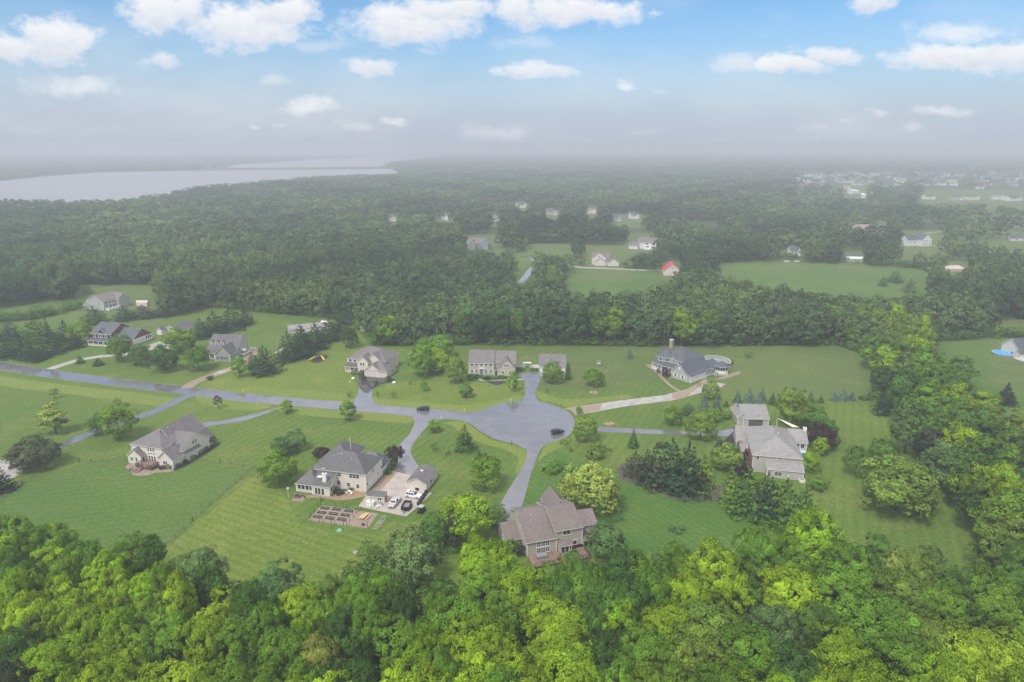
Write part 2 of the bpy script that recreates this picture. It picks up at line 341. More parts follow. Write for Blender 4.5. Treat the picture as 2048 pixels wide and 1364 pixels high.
def ribbon(pts, wd):
    """outline of a band of width wd along a world polyline"""
    l, r = [], []
    for i, p in enumerate(pts):
        a = pts[max(0, i - 1)]; b = pts[min(len(pts) - 1, i + 1)]
        dx, dy = b[0] - a[0], b[1] - a[1]; n = math.hypot(dx, dy) or 1; wd_ = wd[i] if isinstance(wd, (list, tuple)) else wd
        l.append((p[0] - dy / n * wd_ / 2, p[1] + dx / n * wd_ / 2)); r.append((p[0] + dy / n * wd_ / 2, p[1] - dx / n * wd_ / 2))
    return l + r[::-1]
def PX(l): return [P(*p) for p in l]
def inside(x, y, poly):
    c = False; j = len(poly) - 1
    for i in range(len(poly)):
        xi, yi = poly[i]; xj, yj = poly[j]
        if (yi > y) != (yj > y) and x < (xj - xi) * (y - yi) / (yj - yi) + xi: c = not c
        j = i
    return c
# ------------------------------------------------------------------ ground, lawns, water, roads
G_FLOOR = mat_grass("woodland_floor", (.05, .075, .024), (.065, .09, .03), (.07, .075, .03))
G_LAWN = mat_grass("lawn_turf", (.078, .138, .022), (.110, .164, .028), (.165, .19, .045), .07, R(25), 3.0)
G_LAWN2 = mat_grass("mown_turf", (.105, .160, .024), (.145, .190, .030), (.205, .22, .055), .08, R(-62), 2.6)
G_FIELD = mat_grass("field_grass", (.085, .130, .032), (.112, .152, .040), (.15, .17, .055))
G_FIELD2 = mat_grass("dark_field_grass", (.068, .132, .024), (.095, .155, .03), (.125, .165, .044), .05, R(70), 2.8)
G_VERGE = mat_grass("verge_grass", (.165, .205, .040), (.14, .195, .036), (.20, .22, .06))
ASPH = mat_asphalt("wet_asphalt", (.165, .157, .166))
ASPH2 = mat_asphalt("new_wet_asphalt", (.022, .023, .03), .12, .5, .3)
CONC = M("concrete", (.35, .32, .30), .6, .14, .35, c2=(.43, .40, .37), detail=6, bump=.1)
CONCW = M("damp_concrete", (.35, .28, .22), .45, .2, .22, c2=(.30, .20, .12), detail=6)
MULCH = M("brown_mulch", (.27, .205, .16), .9, .25, 1.5, detail=6, bump=.4)
DMULCH = M("dark_mulch", (.035, .03, .032), .9, .3, 2)
DIRT = M("bare_soil", (.30, .20, .12), .9, .2, .8, detail=6)
WATER = M("lake_water", (.30, .28, .28), .4, .06, .002, spec=.5)
ground = sheet("ground", [(-8500, -280), (8500, -280), (8500, 12500), (-8500, 12500)], 0, G_FLOOR)
def S(name, px, z, m, sm=0): return sheet(name, smooth(PX(px), sm) if sm else PX(px), z, m)
NB = [(-330, 1180), (-330, 655), (-60, 640), (60, 632), (150, 612), (240, 622), (330, 640), (430, 612), (560, 628), (700, 640), (760, 690), (860, 688), (940, 690), (1250, 693), (1500, 692), (1690, 690),
      (1760, 720), (1800, 800), (1850, 880), (1930, 980), (2000, 1080), (2060, 1180), (1850, 1190), (1500, 1140), (1000, 1190), (500, 1150), (100, 1100)]
S("lawn", NB, .004, G_LAWN)
S("lawn", [(-60, 1120), (-60, 985), (60, 960), (180, 922), (280, 908), (400, 925), (505, 940), (330, 1092), (200, 1110)], .008, G_FIELD2)
S("lawn", [(330, 1100), (515, 945), (560, 975), (600, 1050), (760, 1070), (860, 1030), (905, 1010), (880, 1200), (600, 1200), (380, 1160)], .008, G_LAWN2)
S("lawn", [(745, 806), (760, 775), (830, 762), (1040, 770), (1046, 785), (1020, 800), (950, 820), (900, 822)], .008, G_LAWN2, 3)
S("lawn", [(1080, 700), (1740, 700), (1770, 780), (1620, 800), (1460, 790), (1340, 760), (1200, 780), (1080, 775)], .008, G_FIELD, 3)
S("lawn", [(400, 770), (560, 725), (690, 650), (740, 700), (700, 740), (715, 800), (560, 793)], .008, G_LAWN2, 3)
S("lawn", [(1000, 1010), (1060, 900), (1088, 888), (1200, 940), (1420, 990), (1500, 1060), (1480, 1130), (1180, 1080), (1050, 1020)], .012, mat_grass("deep_green_lawn", (.058, .130, .020), (.085, .155, .026), (.125, .172, .038), .07, R(-35), 2.2), 3)
for nm, pl, mt in (("lawn", [(1855, 683), (2200, 672), (2300, 900), (2120, 860), (1990, 815)], G_FIELD),
                   ("field", [(1400, 545), (1440, 524), (1560, 517), (1730, 526), (1890, 540), (1880, 600), (1700, 612), (1560, 600)], G_FIELD),
                   ("field", [(1095, 545), (1130, 522), (1330, 528), (1345, 560), (1330, 610), (1100, 612)], G_FIELD2),
                   ("field", [(990, 540), (1030, 508), (1085, 508), (1110, 545), (1070, 590), (1000, 590)], G_FIELD2),
                   ("field", [(1500, 500), (1640, 468), (1800, 462), (2250, 455), (2250, 540), (1950, 560), (1780, 545), (1650, 520)], G_FIELD),
                   ("field", [(1750, 415), (1850, 400), (2250, 396), (2250, 432), (1900, 436)], G_FIELD),
                   ("field", [(760, 505), (880, 482), (1000, 480), (1060, 492), (1000, 506), (860, 520)], G_FIELD2),
                   ("field", [(-200, 640), (-200, 615), (60, 596), (170, 590), (270, 590), (300, 612), (180, 632), (40, 652)], G_FIELD2)):
    FZ = globals().get('FZ', .002) + .004; S(nm, pl, FZ, mt, 3)
# water: the reservoir on the left and its far arm beyond the causeway
S("lake_water", [(-900, 372), (-400, 368), (0, 362), (100, 352), (200, 345), (420, 341), (640, 339), (800, 338), (790, 352), (640, 362), (430, 380), (250, 412), (100, 425), (-400, 440), (-900, 450)], .02, WATER)
S("lake_water", [(370, 334), (480, 329), (620, 320), (760, 313), (880, 311), (840, 318), (780, 323), (770, 333), (600, 335), (450, 336)], .02, WATER)
# road and drives
road_c = smooth(PX([(-170, 704), (-60, 722), (60, 741), (150, 754), (260, 768), (365, 780), (480, 794), (600, 805), (700, 813), (830, 824), (930, 832)]), 5, False)
S("grass_verge", [(925, 842), (955, 862), (985, 880), (1030, 892), (1054, 905), (1050, 925), (1036, 950), (1030, 940), (1036, 915), (1010, 900), (960, 885), (925, 868), (900, 850), (880, 848)], .016, G_VERGE, 4)
S("grass_verge", [(1070, 780), (1080, 800), (1110, 806), (1140, 815), (1180, 806), (1260, 797), (1250, 790), (1180, 797), (1120, 797), (1085, 785)], .016, G_VERGE, 4)
S("grass_verge", [(-150, 722), (0, 752), (150, 772), (345, 796), (320, 812), (150, 790), (0, 772), (-150, 745)], .016, G_VERGE, 2)
S("grass_verge", [(380, 787), (520, 775), (715, 790), (715, 804), (600, 802), (480, 791), (380, 778)], .016, G_VERGE, 2)
S("grass_verge", [(560, 812), (700, 823), (825, 833), (815, 846), (700, 838), (570, 826)], .016, G_VERGE, 2)
S("grass_verge", [(395, 790), (470, 800), (540, 808), (520, 820), (450, 818), (400, 806)], .016, G_VERGE, 2)
S("grass_verge", [(740, 806), (745, 795), (850, 806), (930, 810), (1000, 800), (1040, 790), (1046, 800), (1000, 810), (950, 824), (900, 824), (800, 816)], .016, G_VERGE, 2)
S("grass_verge", [(1095, 884), (1140, 876), (1160, 850), (1180, 845), (1185, 860), (1170, 880), (1120, 895), (1085, 915), (1075, 925)], .0165, G_VERGE, 3)
sheet("gravel_shoulder", ribbon(road_c, [8.3 + .5 * math.sin(i * 1.7) for i in range(len(road_c))]), .020, M('shoulder_gravel', (.20, .18, .13), .9, .3, 1.2, detail=6))
sheet("road", ribbon(road_c, 7.6), .024, ASPH)
S("cul_de_sac_road", [(830, 816), (880, 822), (925, 825), (955, 822), (990, 811), (1020, 804), (1050, 802), (1085, 804), (1112, 812), (1132, 821), (1146, 834), (1149, 848), (1145, 862), (1133, 874), (1110, 883), (1086, 888), (1058, 890), (1028, 887), (1000, 881), (975, 871), (955, 858), (938, 846), (912, 839), (875, 834), (830, 830)], .028, ASPH, 3)
DRIVES = [("driveway", [(1044, 806), (1049, 790), (1050, 770), (1046, 757), (1038, 748), (1075, 744), (1112, 746), (1088, 752), (1078, 768), (1070, 788), (1076, 806)], ASPH),
 ("driveway", [(1028, 884), (1050, 898), (1054, 912), (1045, 934), (1024, 968), (1006, 998), (1001, 1015), (1012, 1040), (1052, 1045), (1043, 1020), (1050, 992), (1061, 952), (1071, 922), (1081, 898), (1092, 882)], ASPH),
 ("driveway", [(826, 827), (830, 842), (820, 866), (804, 884), (793, 900), (796, 924), (783, 946), (824, 951), (838, 936), (827, 917), (821, 902), (829, 884), (848, 860), (868, 843), (900, 834)], ASPH),
 ("driveway", [(708, 808), (717, 786), (718, 766), (716, 758), (728, 751), (778, 755), (792, 762), (768, 767), (750, 774), (743, 792), (750, 812)], ASPH),
 ("driveway", [(590, 808), (550, 817), (500, 830), (450, 840), (400, 846), (370, 852), (352, 864), (375, 866), (420, 852), (480, 843), (525, 830), (560, 815)], ASPH),
 ("driveway", [(395, 786), (360, 793), (330, 808), (290, 825), (215, 850), (150, 874), (112, 893), (126, 896), (180, 872), (235, 852), (300, 832), (345, 812), (380, 795), (410, 790)], ASPH),
 ("driveway", [(1186, 854), (1300, 859), (1400, 863), (1440, 861), (1478, 856), (1502, 858), (1494, 874), (1440, 872), (1380, 869), (1300, 868), (1186, 862)], ASPH)]
for n_, pl, mt in DRIVES: S(n_, pl, .034, mt, 3)
S("driveway", [(717, 770), (716, 758), (728, 751), (778, 755), (792, 762), (768, 767), (750, 774), (737, 786), (726, 784)], .040, ASPH2, 2)
S("driveway", [(1128, 817), (1165, 811), (1240, 801), (1330, 790), (1375, 778), (1400, 764), (1410, 757), (1424, 764), (1452, 768), (1440, 776), (1400, 786), (1350, 800), (1250, 813), (1150, 831), (1144, 822)], .034, CONC)
S("driveway", [(1345, 787), (1375, 778), (1400, 764), (1410, 757), (1420, 762), (1400, 772), (1385, 784), (1372, 795), (1350, 799), (1342, 793)], .040, CONCW)
S("driveway", [(1128, 817), (1175, 810), (1205, 806), (1200, 820), (1150, 831), (1144, 822)], .040, CONCW)
sheet("footpath", ribbon(smooth(PX([(1306, 735), (1314, 744), (1326, 757), (1342, 772), (1362, 784)]), 4, False), 1.5), .03, CONCW)
sheet("driveway", ribbon(smooth(PX([(100, 738), (150, 722), (200, 713), (250, 708), (300, 698), (325, 688)]), 4, False), 4.2), .03, CONC)
S("driveway", [(298, 690), (318, 683), (345, 690), (335, 700), (310, 698)], .034, CONC)
sheet("driveway", ribbon(smooth(PX([(372, 776), (395, 762), (440, 745), (480, 730), (505, 708), (500, 695)]), 4, False), 5.0), .03, CONCW)
S("driveway", [(425, 748), (440, 741), (460, 738), (452, 745), (432, 750)], .036, CONC)
S("driveway", [(548, 705), (566, 693), (572, 697), (560, 708)], .036, CONC)
S("driveway", [(-60, 918), (35, 922), (47, 942), (18, 962), (-60, 970)], .03, CONC)
S("driveway", [(1493, 852), (1545, 853), (1548, 868), (1490, 866)], .03, ASPH)
sheet("driveway", ribbon(smooth(PX([(1042, 566), (1058, 545), (1072, 526), (1060, 515), (1040, 514)]), 4, False), 5), .2, ASPH)
sheet("driveway", ribbon(smooth(PX([(1132, 529), (1160, 535), (1230, 538), (1290, 541), (1320, 540)]), 4, False), 5), .2, CONC)
sheet("road", ribbon(smooth(PX([(1640, 478), (1760, 470), (1900, 498), (2060, 505), (2200, 510)]), 4, False), 6), .2, CONCW)
sheet("road", ribbon(smooth(PX([(1830, 470), (1900, 462), (2060, 452)]), 4, False), 6), .21, CONCW)
# ------------------------------------------------------------------ foliage
def unit(n, rs):
    v = rs.normal(size=(n, 3)); return v / np.linalg.norm(v, axis=1)[:, None]
def leaf_geo(c, nrm, rb, size, rs, tri=False):
    """c centres, nrm outward directions, rb bough random -> verts, nverts per face, nrm, rnd"""
    n = len(c); d = unit(n, rs) * .75 + nrm; d /= np.linalg.norm(d, axis=1)[:, None]
    u = np.cross(d, unit(n, rs)); u /= np.linalg.norm(u, axis=1)[:, None] + 1e-9; w_ = np.cross(d, u)
    s = size * rs.uniform(.65, 1.35, n)[:, None]; k = 3 if tri else 4
    if tri: vs = np.stack([c + u * s, c - u * s * .5 + w_ * s * .8, c - u * s * .5 - w_ * s * .8], 1)
    else: vs = np.stack([c + u * s * .75, c + w_ * s * .42 + d * s * .1, c - u * s * .75, c - w_ * s * .42 + d * s * .1], 1)
    rn = np.stack([rs.uniform(0, 1, n), rb, np.zeros(n)], 1)
    return vs.reshape(-1, 3), k, nrm, rn
def add_attr(me, name, arr):
    a_ = me.attributes.new(name, 'FLOAT_VECTOR', 'FACE'); a_.data.foreach_set("vector", np.ascontiguousarray(arr, dtype=np.float32).ravel())
def leaf_mesh(name, v, k, nrm, rn, mat, tint=None):
    me = bpy.data.meshes.new(name); nf = len(v) // k
    me.vertices.add(len(v)); me.vertices.foreach_set("co", v.astype(np.float32).ravel())
    me.loops.add(len(v)); me.loops.foreach_set("vertex_index", np.arange(len(v), dtype=np.int32))
    me.polygons.add(nf); me.polygons.foreach_set("loop_start", np.arange(0, len(v), k, dtype=np.int32))
    try: me.polygons.foreach_set("loop_total", np.full(nf, k, dtype=np.int32))
    except Exception: pass
    add_attr(me, "nrm", nrm); add_attr(me, "rnd", rn)
    if tint is not None: add_attr(me, "tint", tint)
    me.materials.append(mat); me.update(calc_edges=True); return me
def crown_points(seed, h, w_, base, nb, nt, nl, tuft, shape='round', lean=0.0):
    """boughs -> tufts -> leaves; returns centres, outward directions, bough random, bough centres"""
    rs = np.random.RandomState(seed); rz = (h - base) / 2; cz = base + rz; C, N_, B_, BC = [], [], [], []
    i = np.arange(nb) + .5; ph = np.arccos(1 - 1.86 * i / nb); th = math.pi * (1 + 5 ** .5) * i + seed
    rr = rs.uniform(.48, .86, nb)
    for q in range(nb):
        dv = np.array([math.cos(th[q]) * math.sin(ph[q]), math.sin(th[q]) * math.sin(ph[q]), math.cos(ph[q])]) + rs.normal(0, .13, 3)
        zr = dv[2]
        f = 1.0
        if shape == 'oval': f = 1.0 - .25 * max(0, zr)
        if shape == 'cone': f = max(.18, .55 - .5 * zr) * 1.35
        if shape == 'vase': f = .75 + .3 * zr
        bc = np.array([dv[0] * w_ / 2 * rr[q] * f, dv[1] * w_ / 2 * rr[q] * f, cz + dv[2] * rz * rr[q]])
        br = (w_ / 2) * rs.uniform(.22, .44) * (.8 if shape == 'cone' else 1); BC.append(bc); brn = rs.uniform()
        out = np.array([dv[0], dv[1], dv[2] * .6 + .45]); out /= np.linalg.norm(out)
        td = unit(nt * 3, rs); td = td[(td @ out) > -.25][:nt]
        for tvec in td:
            tcn = bc + tvec * br * rs.uniform(.72, 1.02) * np.array([1, 1, .82]); tr_ = tuft * rs.uniform(.7, 1.3)
            ld = unit(nl * 2, rs); ld = ld[(ld @ (tvec * .6 + out * .6)) > -.45][:nl]
            C.append(tcn + ld * tr_ * np.array([1, 1, .8])); nn = ld * .38 + tvec * .5 + out * .32 + np.array([0, 0, .22]); N_.append(nn); B_.append(np.full(len(ld), brn * .75 + rs.uniform() * .25))
    C = np.concatenate(C); N_ = np.concatenate(N_); N_ = N_ / np.linalg.norm(N_, axis=1)[:, None] + rs.normal(0, .20, N_.shape); N_ /= np.linalg.norm(N_, axis=1)[:, None]
    return C, N_, np.concatenate(B_), BC
def trunk_mb(h, base, r, BC, seed, nb=7):
    rs = random.Random(seed); m = MB(); top = base + (h - base) * .62
    pts = [(0, 0, -.2), (rs.uniform(-.15, .15), rs.uniform(-.15, .15), base * .6 + .3), (rs.uniform(-.3, .3), rs.uniform(-.3, .3), (base + top) / 2), (rs.uniform(-.4, .4), rs.uniform(-.4, .4), top)]
    rr = [r * 1.25, r * .85, r * .55, r * .2]
    for i in range(3): m.bar(pts[i], pts[i + 1], rr[i], BARK, 6, rr[i + 1])
    for b in rs.sample(list(BC), min(nb, len(BC))):
        z = max(base * .7 + .3, min(top * .9, b[2] * .6)); t = z / max(top, .1)
        m.bar((pts[3][0] * t * .7, pts[3][1] * t * .7, z), tuple(b), r * .32, BARK, 4, r * .08)
    return m
TPL = {}
def tpl_broad(key, seed, h, w_, base, nb, nt, nl, size, tuft, shape='round'):
    C, N_, B_, BC = crown_points(seed, h, w_, base, nb, nt, nl, tuft, shape); rs = np.random.RandomState(seed + 7)
    v, k, nn, rn = leaf_geo(C, N_, B_, size, rs)
    me = leaf_mesh("crown_" + key, v, k, nn, rn, LEAF); t = trunk_mb(h, base, .022 * h, BC, seed)
    tm = t.build("trunk_tmp"); tme = tm.data; bpy.data.objects.remove(tm); tme.name = "trunk_" + key
    TPL.setdefault(key, []).append((me, tme, h, w_))
def tpl_conifer(key, seed, h, w_, nl, size, tiers=11, droop=.25, ragged=.15, base=.04, power=1.0):
    rs = np.random.RandomState(seed); C, N_, B_, BC = [], [], [], []
    for t in range(tiers):
        f = (t + rs.uniform(-.2, .2)) / tiers; f = max(0, f); z0 = h * (base + (1 - base) * f); R_ = w_ / 2 * (1 - f) ** power * (1 + rs.uniform(-.08, .08))
        nbr = max(4, int(13 * (1 - f) + 3)); off = rs.uniform(0, 6.28)
        for q in range(nbr):
            a_ = off + q * 2 * math.pi / nbr + rs.uniform(-.2, .2); Rb = R_ * (1 + rs.uniform(-ragged, ragged)); brn = rs.uniform(); m = max(6, int(nl * (1 - f) + 4))
            s = rs.uniform(.12, 1, m) ** .7; wd = .16 * Rb * (1.15 - s) + .05
            x = Rb * s; y = rs.normal(0, 1, m) * wd; z = z0 - droop * Rb * s + rs.normal(0, .04 * h / tiers * 2, m) + .12 * Rb * s * s
            C.append(np.stack([x * math.cos(a_) - y * math.sin(a_), x * math.sin(a_) + y * math.cos(a_), z], 1))
            n0 = np.array([math.cos(a_) * .8, math.sin(a_) * .8, .75]); nn = n0 + rs.normal(0, .25, (m, 3)); N_.append(nn); B_.append(np.full(m, brn))
    m = 30; C.append(np.stack([rs.normal(0, .06, m), rs.normal(0, .06, m), h * rs.uniform(.93, 1.02, m)], 1)); N_.append(unit(m, rs) * .5 + np.array([0, 0, .8])); B_.append(np.full(m, .6))
    C = np.concatenate(C); N_ = np.concatenate(N_); N_ /= np.linalg.norm(N_, axis=1)[:, None]; B_ = np.concatenate(B_)
    v, k, nn, rn = leaf_geo(C, N_, B_, size, rs); me = leaf_mesh("crown_" + key, v, k, nn, rn, LEAF)
    t = MB(); t.bar((0, 0, -.2), (0, 0, h * .93), .02 * h, BARK, 6, .004 * h)
    for q in range(8):
        a_ = q * 2.4; z0 = h * (.1 + .09 * q); L_ = w_ / 2 * (1 - z0 / h) * .7; t.bar((0, 0, z0), (math.cos(a_) * L_, math.sin(a_) * L_, z0 - droop * L_), .006 * h, BARK, 4)
    tm = t.build("tmp"); tme = tm.data; bpy.data.objects.remove(tm); tme.name = "trunk_" + key
    TPL.setdefault(key, []).append((me, tme, h, w_))
for s_ in range(6): tpl_broad("near", 11 + s_, 17, 12, 3.5 + s_ % 3, 36 + 4 * (s_ % 3), 16, 42, .235, .60, ['round', 'oval', 'round', 'vase', 'oval', 'round'][s_])
for s_ in range(5): tpl_broad("belt", 31 + s_, 16, 11, 2.0, 26 + 3 * (s_ % 3), 11, 15, .48, .75, ['round', 'oval', 'oval', 'round', 'vase'][s_])
for s_ in range(5): tpl_broad("yard", 51 + s_, 10, 8.5, .35, 38, 13, 13, .28, .46, ['round', 'oval', 'round', 'oval', 'round'][s_])
for s_ in range(3): tpl_broad("tall", 61 + s_, 10, 5, 1.0, 22, 11, 14, .28, .42, 'cone' if s_ == 1 else 'oval')
for s_ in range(3): tpl_broad("young", 71 + s_, 5, 3.2, 1.1, 13, 8, 9, .17, .26, 'oval')
for s_ in range(3): tpl_broad("shrub", 81 + s_, 2.4, 3.4, .0, 16, 9, 11, .17, .26, 'round')
for s_ in range(3): tpl_conifer("spruce", 91 + s_, 8, 5, 26, .24, 12, .30, .12)
for s_ in range(4): tpl_conifer("pine", 101 + s_, 9, 9, 34, .36, 9, .05, .3, .02, .62)
tpl_conifer("column", 111, 6, 1.9, 22, .16, 12, -.25, .1, .02, .35)
TINT = {'Y': (.255, .385, .020), 'YY': (.300, .430, .026), 'G': (.165, .290, .028), 'D': (.075, .150, .030), 'B': (.135, .225, .068), 'GR': (.165, .245, .075), 'M': (.118, .222, .036),
        'P': (.055, .032, .036), 'BR': (.078, .092, .048), 'S': (.14, .22, .17), 'PN': (.042, .085, .038), 'OL': (.190, .280, .042), 'YL': (.310, .370, .070), 'DK': (.030, .042, .030)}
CWORD = {'Y': 'yellow-green', 'YY': 'bright lime-green', 'G': 'mid-green', 'D': 'dark green', 'B': 'blue-grey-green', 'GR': 'grey-green', 'M': 'deep green', 'P': 'dark purple',
         'BR': 'brownish', 'S': 'silvery blue', 'PN': 'blackish green', 'OL': 'olive green', 'YL': 'pale yellowish', 'DK': 'near-black'}
rt = random.Random(5)
TREES = []
TWORD = {'near': 'broadleaf tree', 'belt': 'broadleaf tree', 'yard': 'round-crowned tree', 'tall': 'tall narrow tree', 'young': 'young thin tree', 'shrub': 'rounded shrub', 'spruce': 'conical spruce', 'pine': 'bushy pine', 'column': 'columnar evergreen'}
TNAME = {'near': 'broadleaf_tree', 'belt': 'broadleaf_tree', 'yard': 'yard_tree', 'tall': 'narrow_tree', 'young': 'young_tree', 'shrub': 'shrub', 'spruce': 'spruce_tree', 'pine': 'pine_tree', 'column': 'columnar_tree'}
def plant(kind, x, y, h, w_, c, zone, note=None):
    k = rt.randrange(len(TPL[kind])); me, tme, th_, tw = TPL[kind][k]
    o = empty(TNAME[kind], (x, y, 0), rt.uniform(0, 6.28)); sx = w_ / tw; o.scale = (sx, sx, h / th_)
    cr = bpy.data.objects.new("crown", me); tk = bpy.data.objects.new("trunk", tme)
    for q in (cr, tk): col.objects.link(q); q.parent = o
    t = TINT[c]; j = rt.uniform(.84, 1.16); g = rt.uniform(.93, 1.07); j *= .95 if zone == 'belt' else .93 if zone == 'right' else 1.12 if zone == 'yard' else 1.12; cr.color = (t[0] * j * g, t[1] * j, t[2] * j, 1)
    TREES.append(dict(o=o, kind=kind, c=c, x=x, y=y, h=h, w=w_, zone=zone, note=note)); return o
def yard(kind, c, lst, zone='yard'):
    for it in lst:
        cx, b, t, w_ = it[:4]; x, y = P(cx, b - w_ * .16 if kind != 'column' else b); D = depth(x, y)
        plant(kind, x, y, max(1.0, height_for(cx, b - w_ * (.16 if kind != 'column' else 0), t)), w_ * D / FP, it[4] if len(it) > 4 else c, zone)
yard('yard', 'M', [(163, 692, 642, 42, 'G'), (244, 729, 668, 48), (283, 737, 688, 42), (331, 750, 692, 54, 'D'), (362, 714, 655, 64, 'G'), (398, 747, 690, 48), (240, 887, 808, 66, 'G'), (196, 874, 828, 36, 'M'),
  (70, 948, 877, 88, 'BR'), (590, 907, 860, 44, 'B'), (566, 917, 873, 46, 'B'), (557, 978, 905, 70, 'G'), (845, 760, 690, 50, 'G'), (872, 752, 700, 62, 'Y'), (882, 722, 672, 52, 'G'), (852, 717, 674, 46, 'G'),
  (780, 697, 627, 58, 'G'), (911, 772, 706, 40, 'OL'), (1104, 772, 723, 40, 'G'), (1187, 777, 735, 40, 'G'), (972, 987, 906, 64, 'G'), (1170, 889, 830, 50, 'OL'), (1345, 855, 812, 38, 'OL'), (1400, 887, 820, 60, 'OL'),
  (1420, 803, 760, 38, 'OL'), (1375, 835, 808, 26, 'B'), (1425, 848, 815, 34, 'OL'), (1582, 862, 775, 66, 'OL'), (1625, 864, 812, 50, 'M'), (1606, 858, 800, 40, 'OL'), (1640, 913, 875, 30, 'Y'), (1618, 948, 900, 40, 'Y'), (1710, 958, 887, 48, 'M'), (1765, 934, 876, 56, 'M'),
  (1792, 1043, 922, 142, 'OL'), (1450, 947, 890, 60, 'OL'), (1180, 1040, 930, 118, 'YL'), (1211, 1122, 1050, 76, 'B'), (990, 1056, 1010, 50, 'B'), (938, 1098, 988, 88, 'Y'), (898, 1040, 993, 40, 'Y'), (870, 1106, 1026, 66, 'M'),
  (822, 1185, 1066, 116, 'GR'), (906, 1100, 1022, 46, 'BR'), (1640, 905, 850, 62, 'P'), (645, 920, 895, 36, 'P'), (791, 930, 890, 36, 'P'), (1652, 880, 838, 40, 'M'), (700, 700, 650, 34, 'D'), (1158, 830, 812, 14, 'G')])
yard('tall', 'G', [(697, 845, 797, 32), (1026, 786, 738, 20, 'OL'), (480, 759, 710, 28), (574, 830, 797, 24), (868, 869, 838, 24), (932, 799, 765, 28, 'M'), (850, 785, 757, 16), (112, 874, 808, 48, 'YL')])
yard('young', 'M', [(437, 819, 790, 20, 'P'), (427, 893, 873, 16, 'P'), (110, 800, 775, 18), (235, 812, 795, 16), (699, 798, 783, 14), (755, 797, 782, 8), (787, 797, 783, 10), (820, 771, 762, 8), (868, 905, 883, 16), (893, 912, 895, 14, 'OL'), (1496, 718, 702, 18), (1095, 786, 776, 8), (1192, 898, 866, 14, 'G'),
  (1140, 905, 893, 10, 'M')])
yard('spruce', 'S', [(1258, 720, 690, 20), (1266, 899, 857, 28, 'D'), (1408, 824, 786, 28), (1432, 826, 785, 28), (1380, 829, 809, 24), (1452, 815, 799, 16, 'D'), (1474, 810, 780, 24), (1498, 808, 774, 28), (1522, 808, 770, 26), (1544, 812, 783, 22, 'D'), (1620, 810, 780, 22, 'D'),
  (1641, 808, 790, 18, 'D'), (1668, 805, 780, 22), (1686, 804, 776, 26), (1703, 803, 782, 22), (1404, 1005, 988, 14), (161, 730, 710, 22, 'D'), (98, 690, 634, 36, 'D'), (2010, 815, 765, 50, 'DK'), (1762, 835, 775, 40, 'PN')])
yard('pine', 'PN', [(20, 690, 640, 62), (40, 722, 668, 60), (72, 695, 628, 62, 'D'), (105, 715, 650, 55), (132, 690, 640, 46), (62, 725, 682, 44), (10, 722, 670, 50), (150, 702, 664, 40), (88, 722, 690, 34), (190, 655, 612, 56, 'D'), (250, 648, 612, 50), (286, 645, 610, 62, 'BR'), (322, 640, 612, 46), (197, 735, 716, 26), (75, 728, 700, 30),
  (530, 757, 692, 66), (506, 742, 705, 34, 'D'), (578, 730, 664, 60), (606, 722, 655, 58), (632, 706, 644, 58), (660, 690, 636, 58), (680, 672, 632, 40), (604, 700, 650, 50), (402, 684, 636, 46), (430, 676, 620, 54), (462, 668, 612, 60), (490, 655, 612, 40), (700, 654, 612, 50), (728, 650, 618, 44),
  (930, 908, 850, 48, 'D'), (1308, 982, 888, 64, 'BR'), (1340, 985, 878, 84, 'PN'), (1372, 998, 884, 84, 'PN'), (1270, 955, 903, 54, 'BR'), (1292, 968, 900, 50, 'BR'), (1402, 985, 905, 60, 'OL'), (1490, 1040, 938, 92, 'M'), (1528, 1050, 946, 84, 'PN'), (1566, 1060, 958, 88, 'M'), (1604, 1060, 972, 76, 'M'), (1460, 1015, 936, 56, 'OL'),
  (957, 922, 897, 22, 'D'), (8, 990, 932, 46, 'DK'), (1790, 570, 540, 36, 'D'), (1818, 590, 555, 34, 'B'), (1765, 575, 552, 20, 'D')])
yard('column', 'D', [(1136, 759, 724, 13), (1131, 1100, 1080, 10)])
yard('shrub', 'OL', [(1192, 921, 890, 38), (1106, 948, 926, 44, 'G'), (1215, 903, 893, 16), (1635, 984, 958, 40, 'G'), (1352, 1066, 1052, 30, 'B'), (1128, 890, 880, 18), (945, 762, 748, 22, 'D'), (955, 758, 750, 20, 'M'), (975, 762, 753, 14, 'P'), (1005, 760, 752, 20, 'D'), (1316, 748, 737, 8, 'D'), (1333, 756, 740, 22, 'P'),
  (752, 770, 760, 8, 'D'), (776, 762, 752, 12, 'D'), (722, 752, 742, 14, 'D'), (707, 750, 741, 10, 'G'), (728, 760, 752, 12, 'D'), (1462, 730, 720, 9, 'D'), (1750, 800, 788, 26, 'M'), (1728, 802, 792, 22, 'D'), (1780, 806, 786, 34, 'M'), (1497, 925, 900, 22, 'P'), (1490, 958, 930, 26, 'P'), (1484, 905, 885, 20, 'G'),
  (1550, 975, 962, 30, 'G'), (1510, 970, 955, 26, 'G'), (324, 940, 932, 14, 'DK'), (338, 938, 928, 14, 'D'), (358, 936, 927, 12, 'D'), (372, 929, 920, 13, 'P'), (388, 920, 910, 14, 'D'), (400, 910, 900, 14, 'M'), (412, 902, 893, 14, 'OL'), (780, 940, 925, 26, 'D'), (679, 992, 980, 14, 'DK'), (668, 985, 974, 14, 'D'),
  (690, 988, 978, 12, 'D'), (704, 982, 973, 14, 'DK'), (1020, 1105, 1080, 40, 'M'), (1045, 1112, 1092, 30, 'DK'), (900, 1108, 1090, 40, 'M'), (1325, 898, 885, 20, 'BR'), (1452, 840, 826, 24, 'G'), (640, 1003, 994, 7, 'YL'), (1460, 905, 892, 14, 'OL'), (420, 762, 752, 14, 'D')])
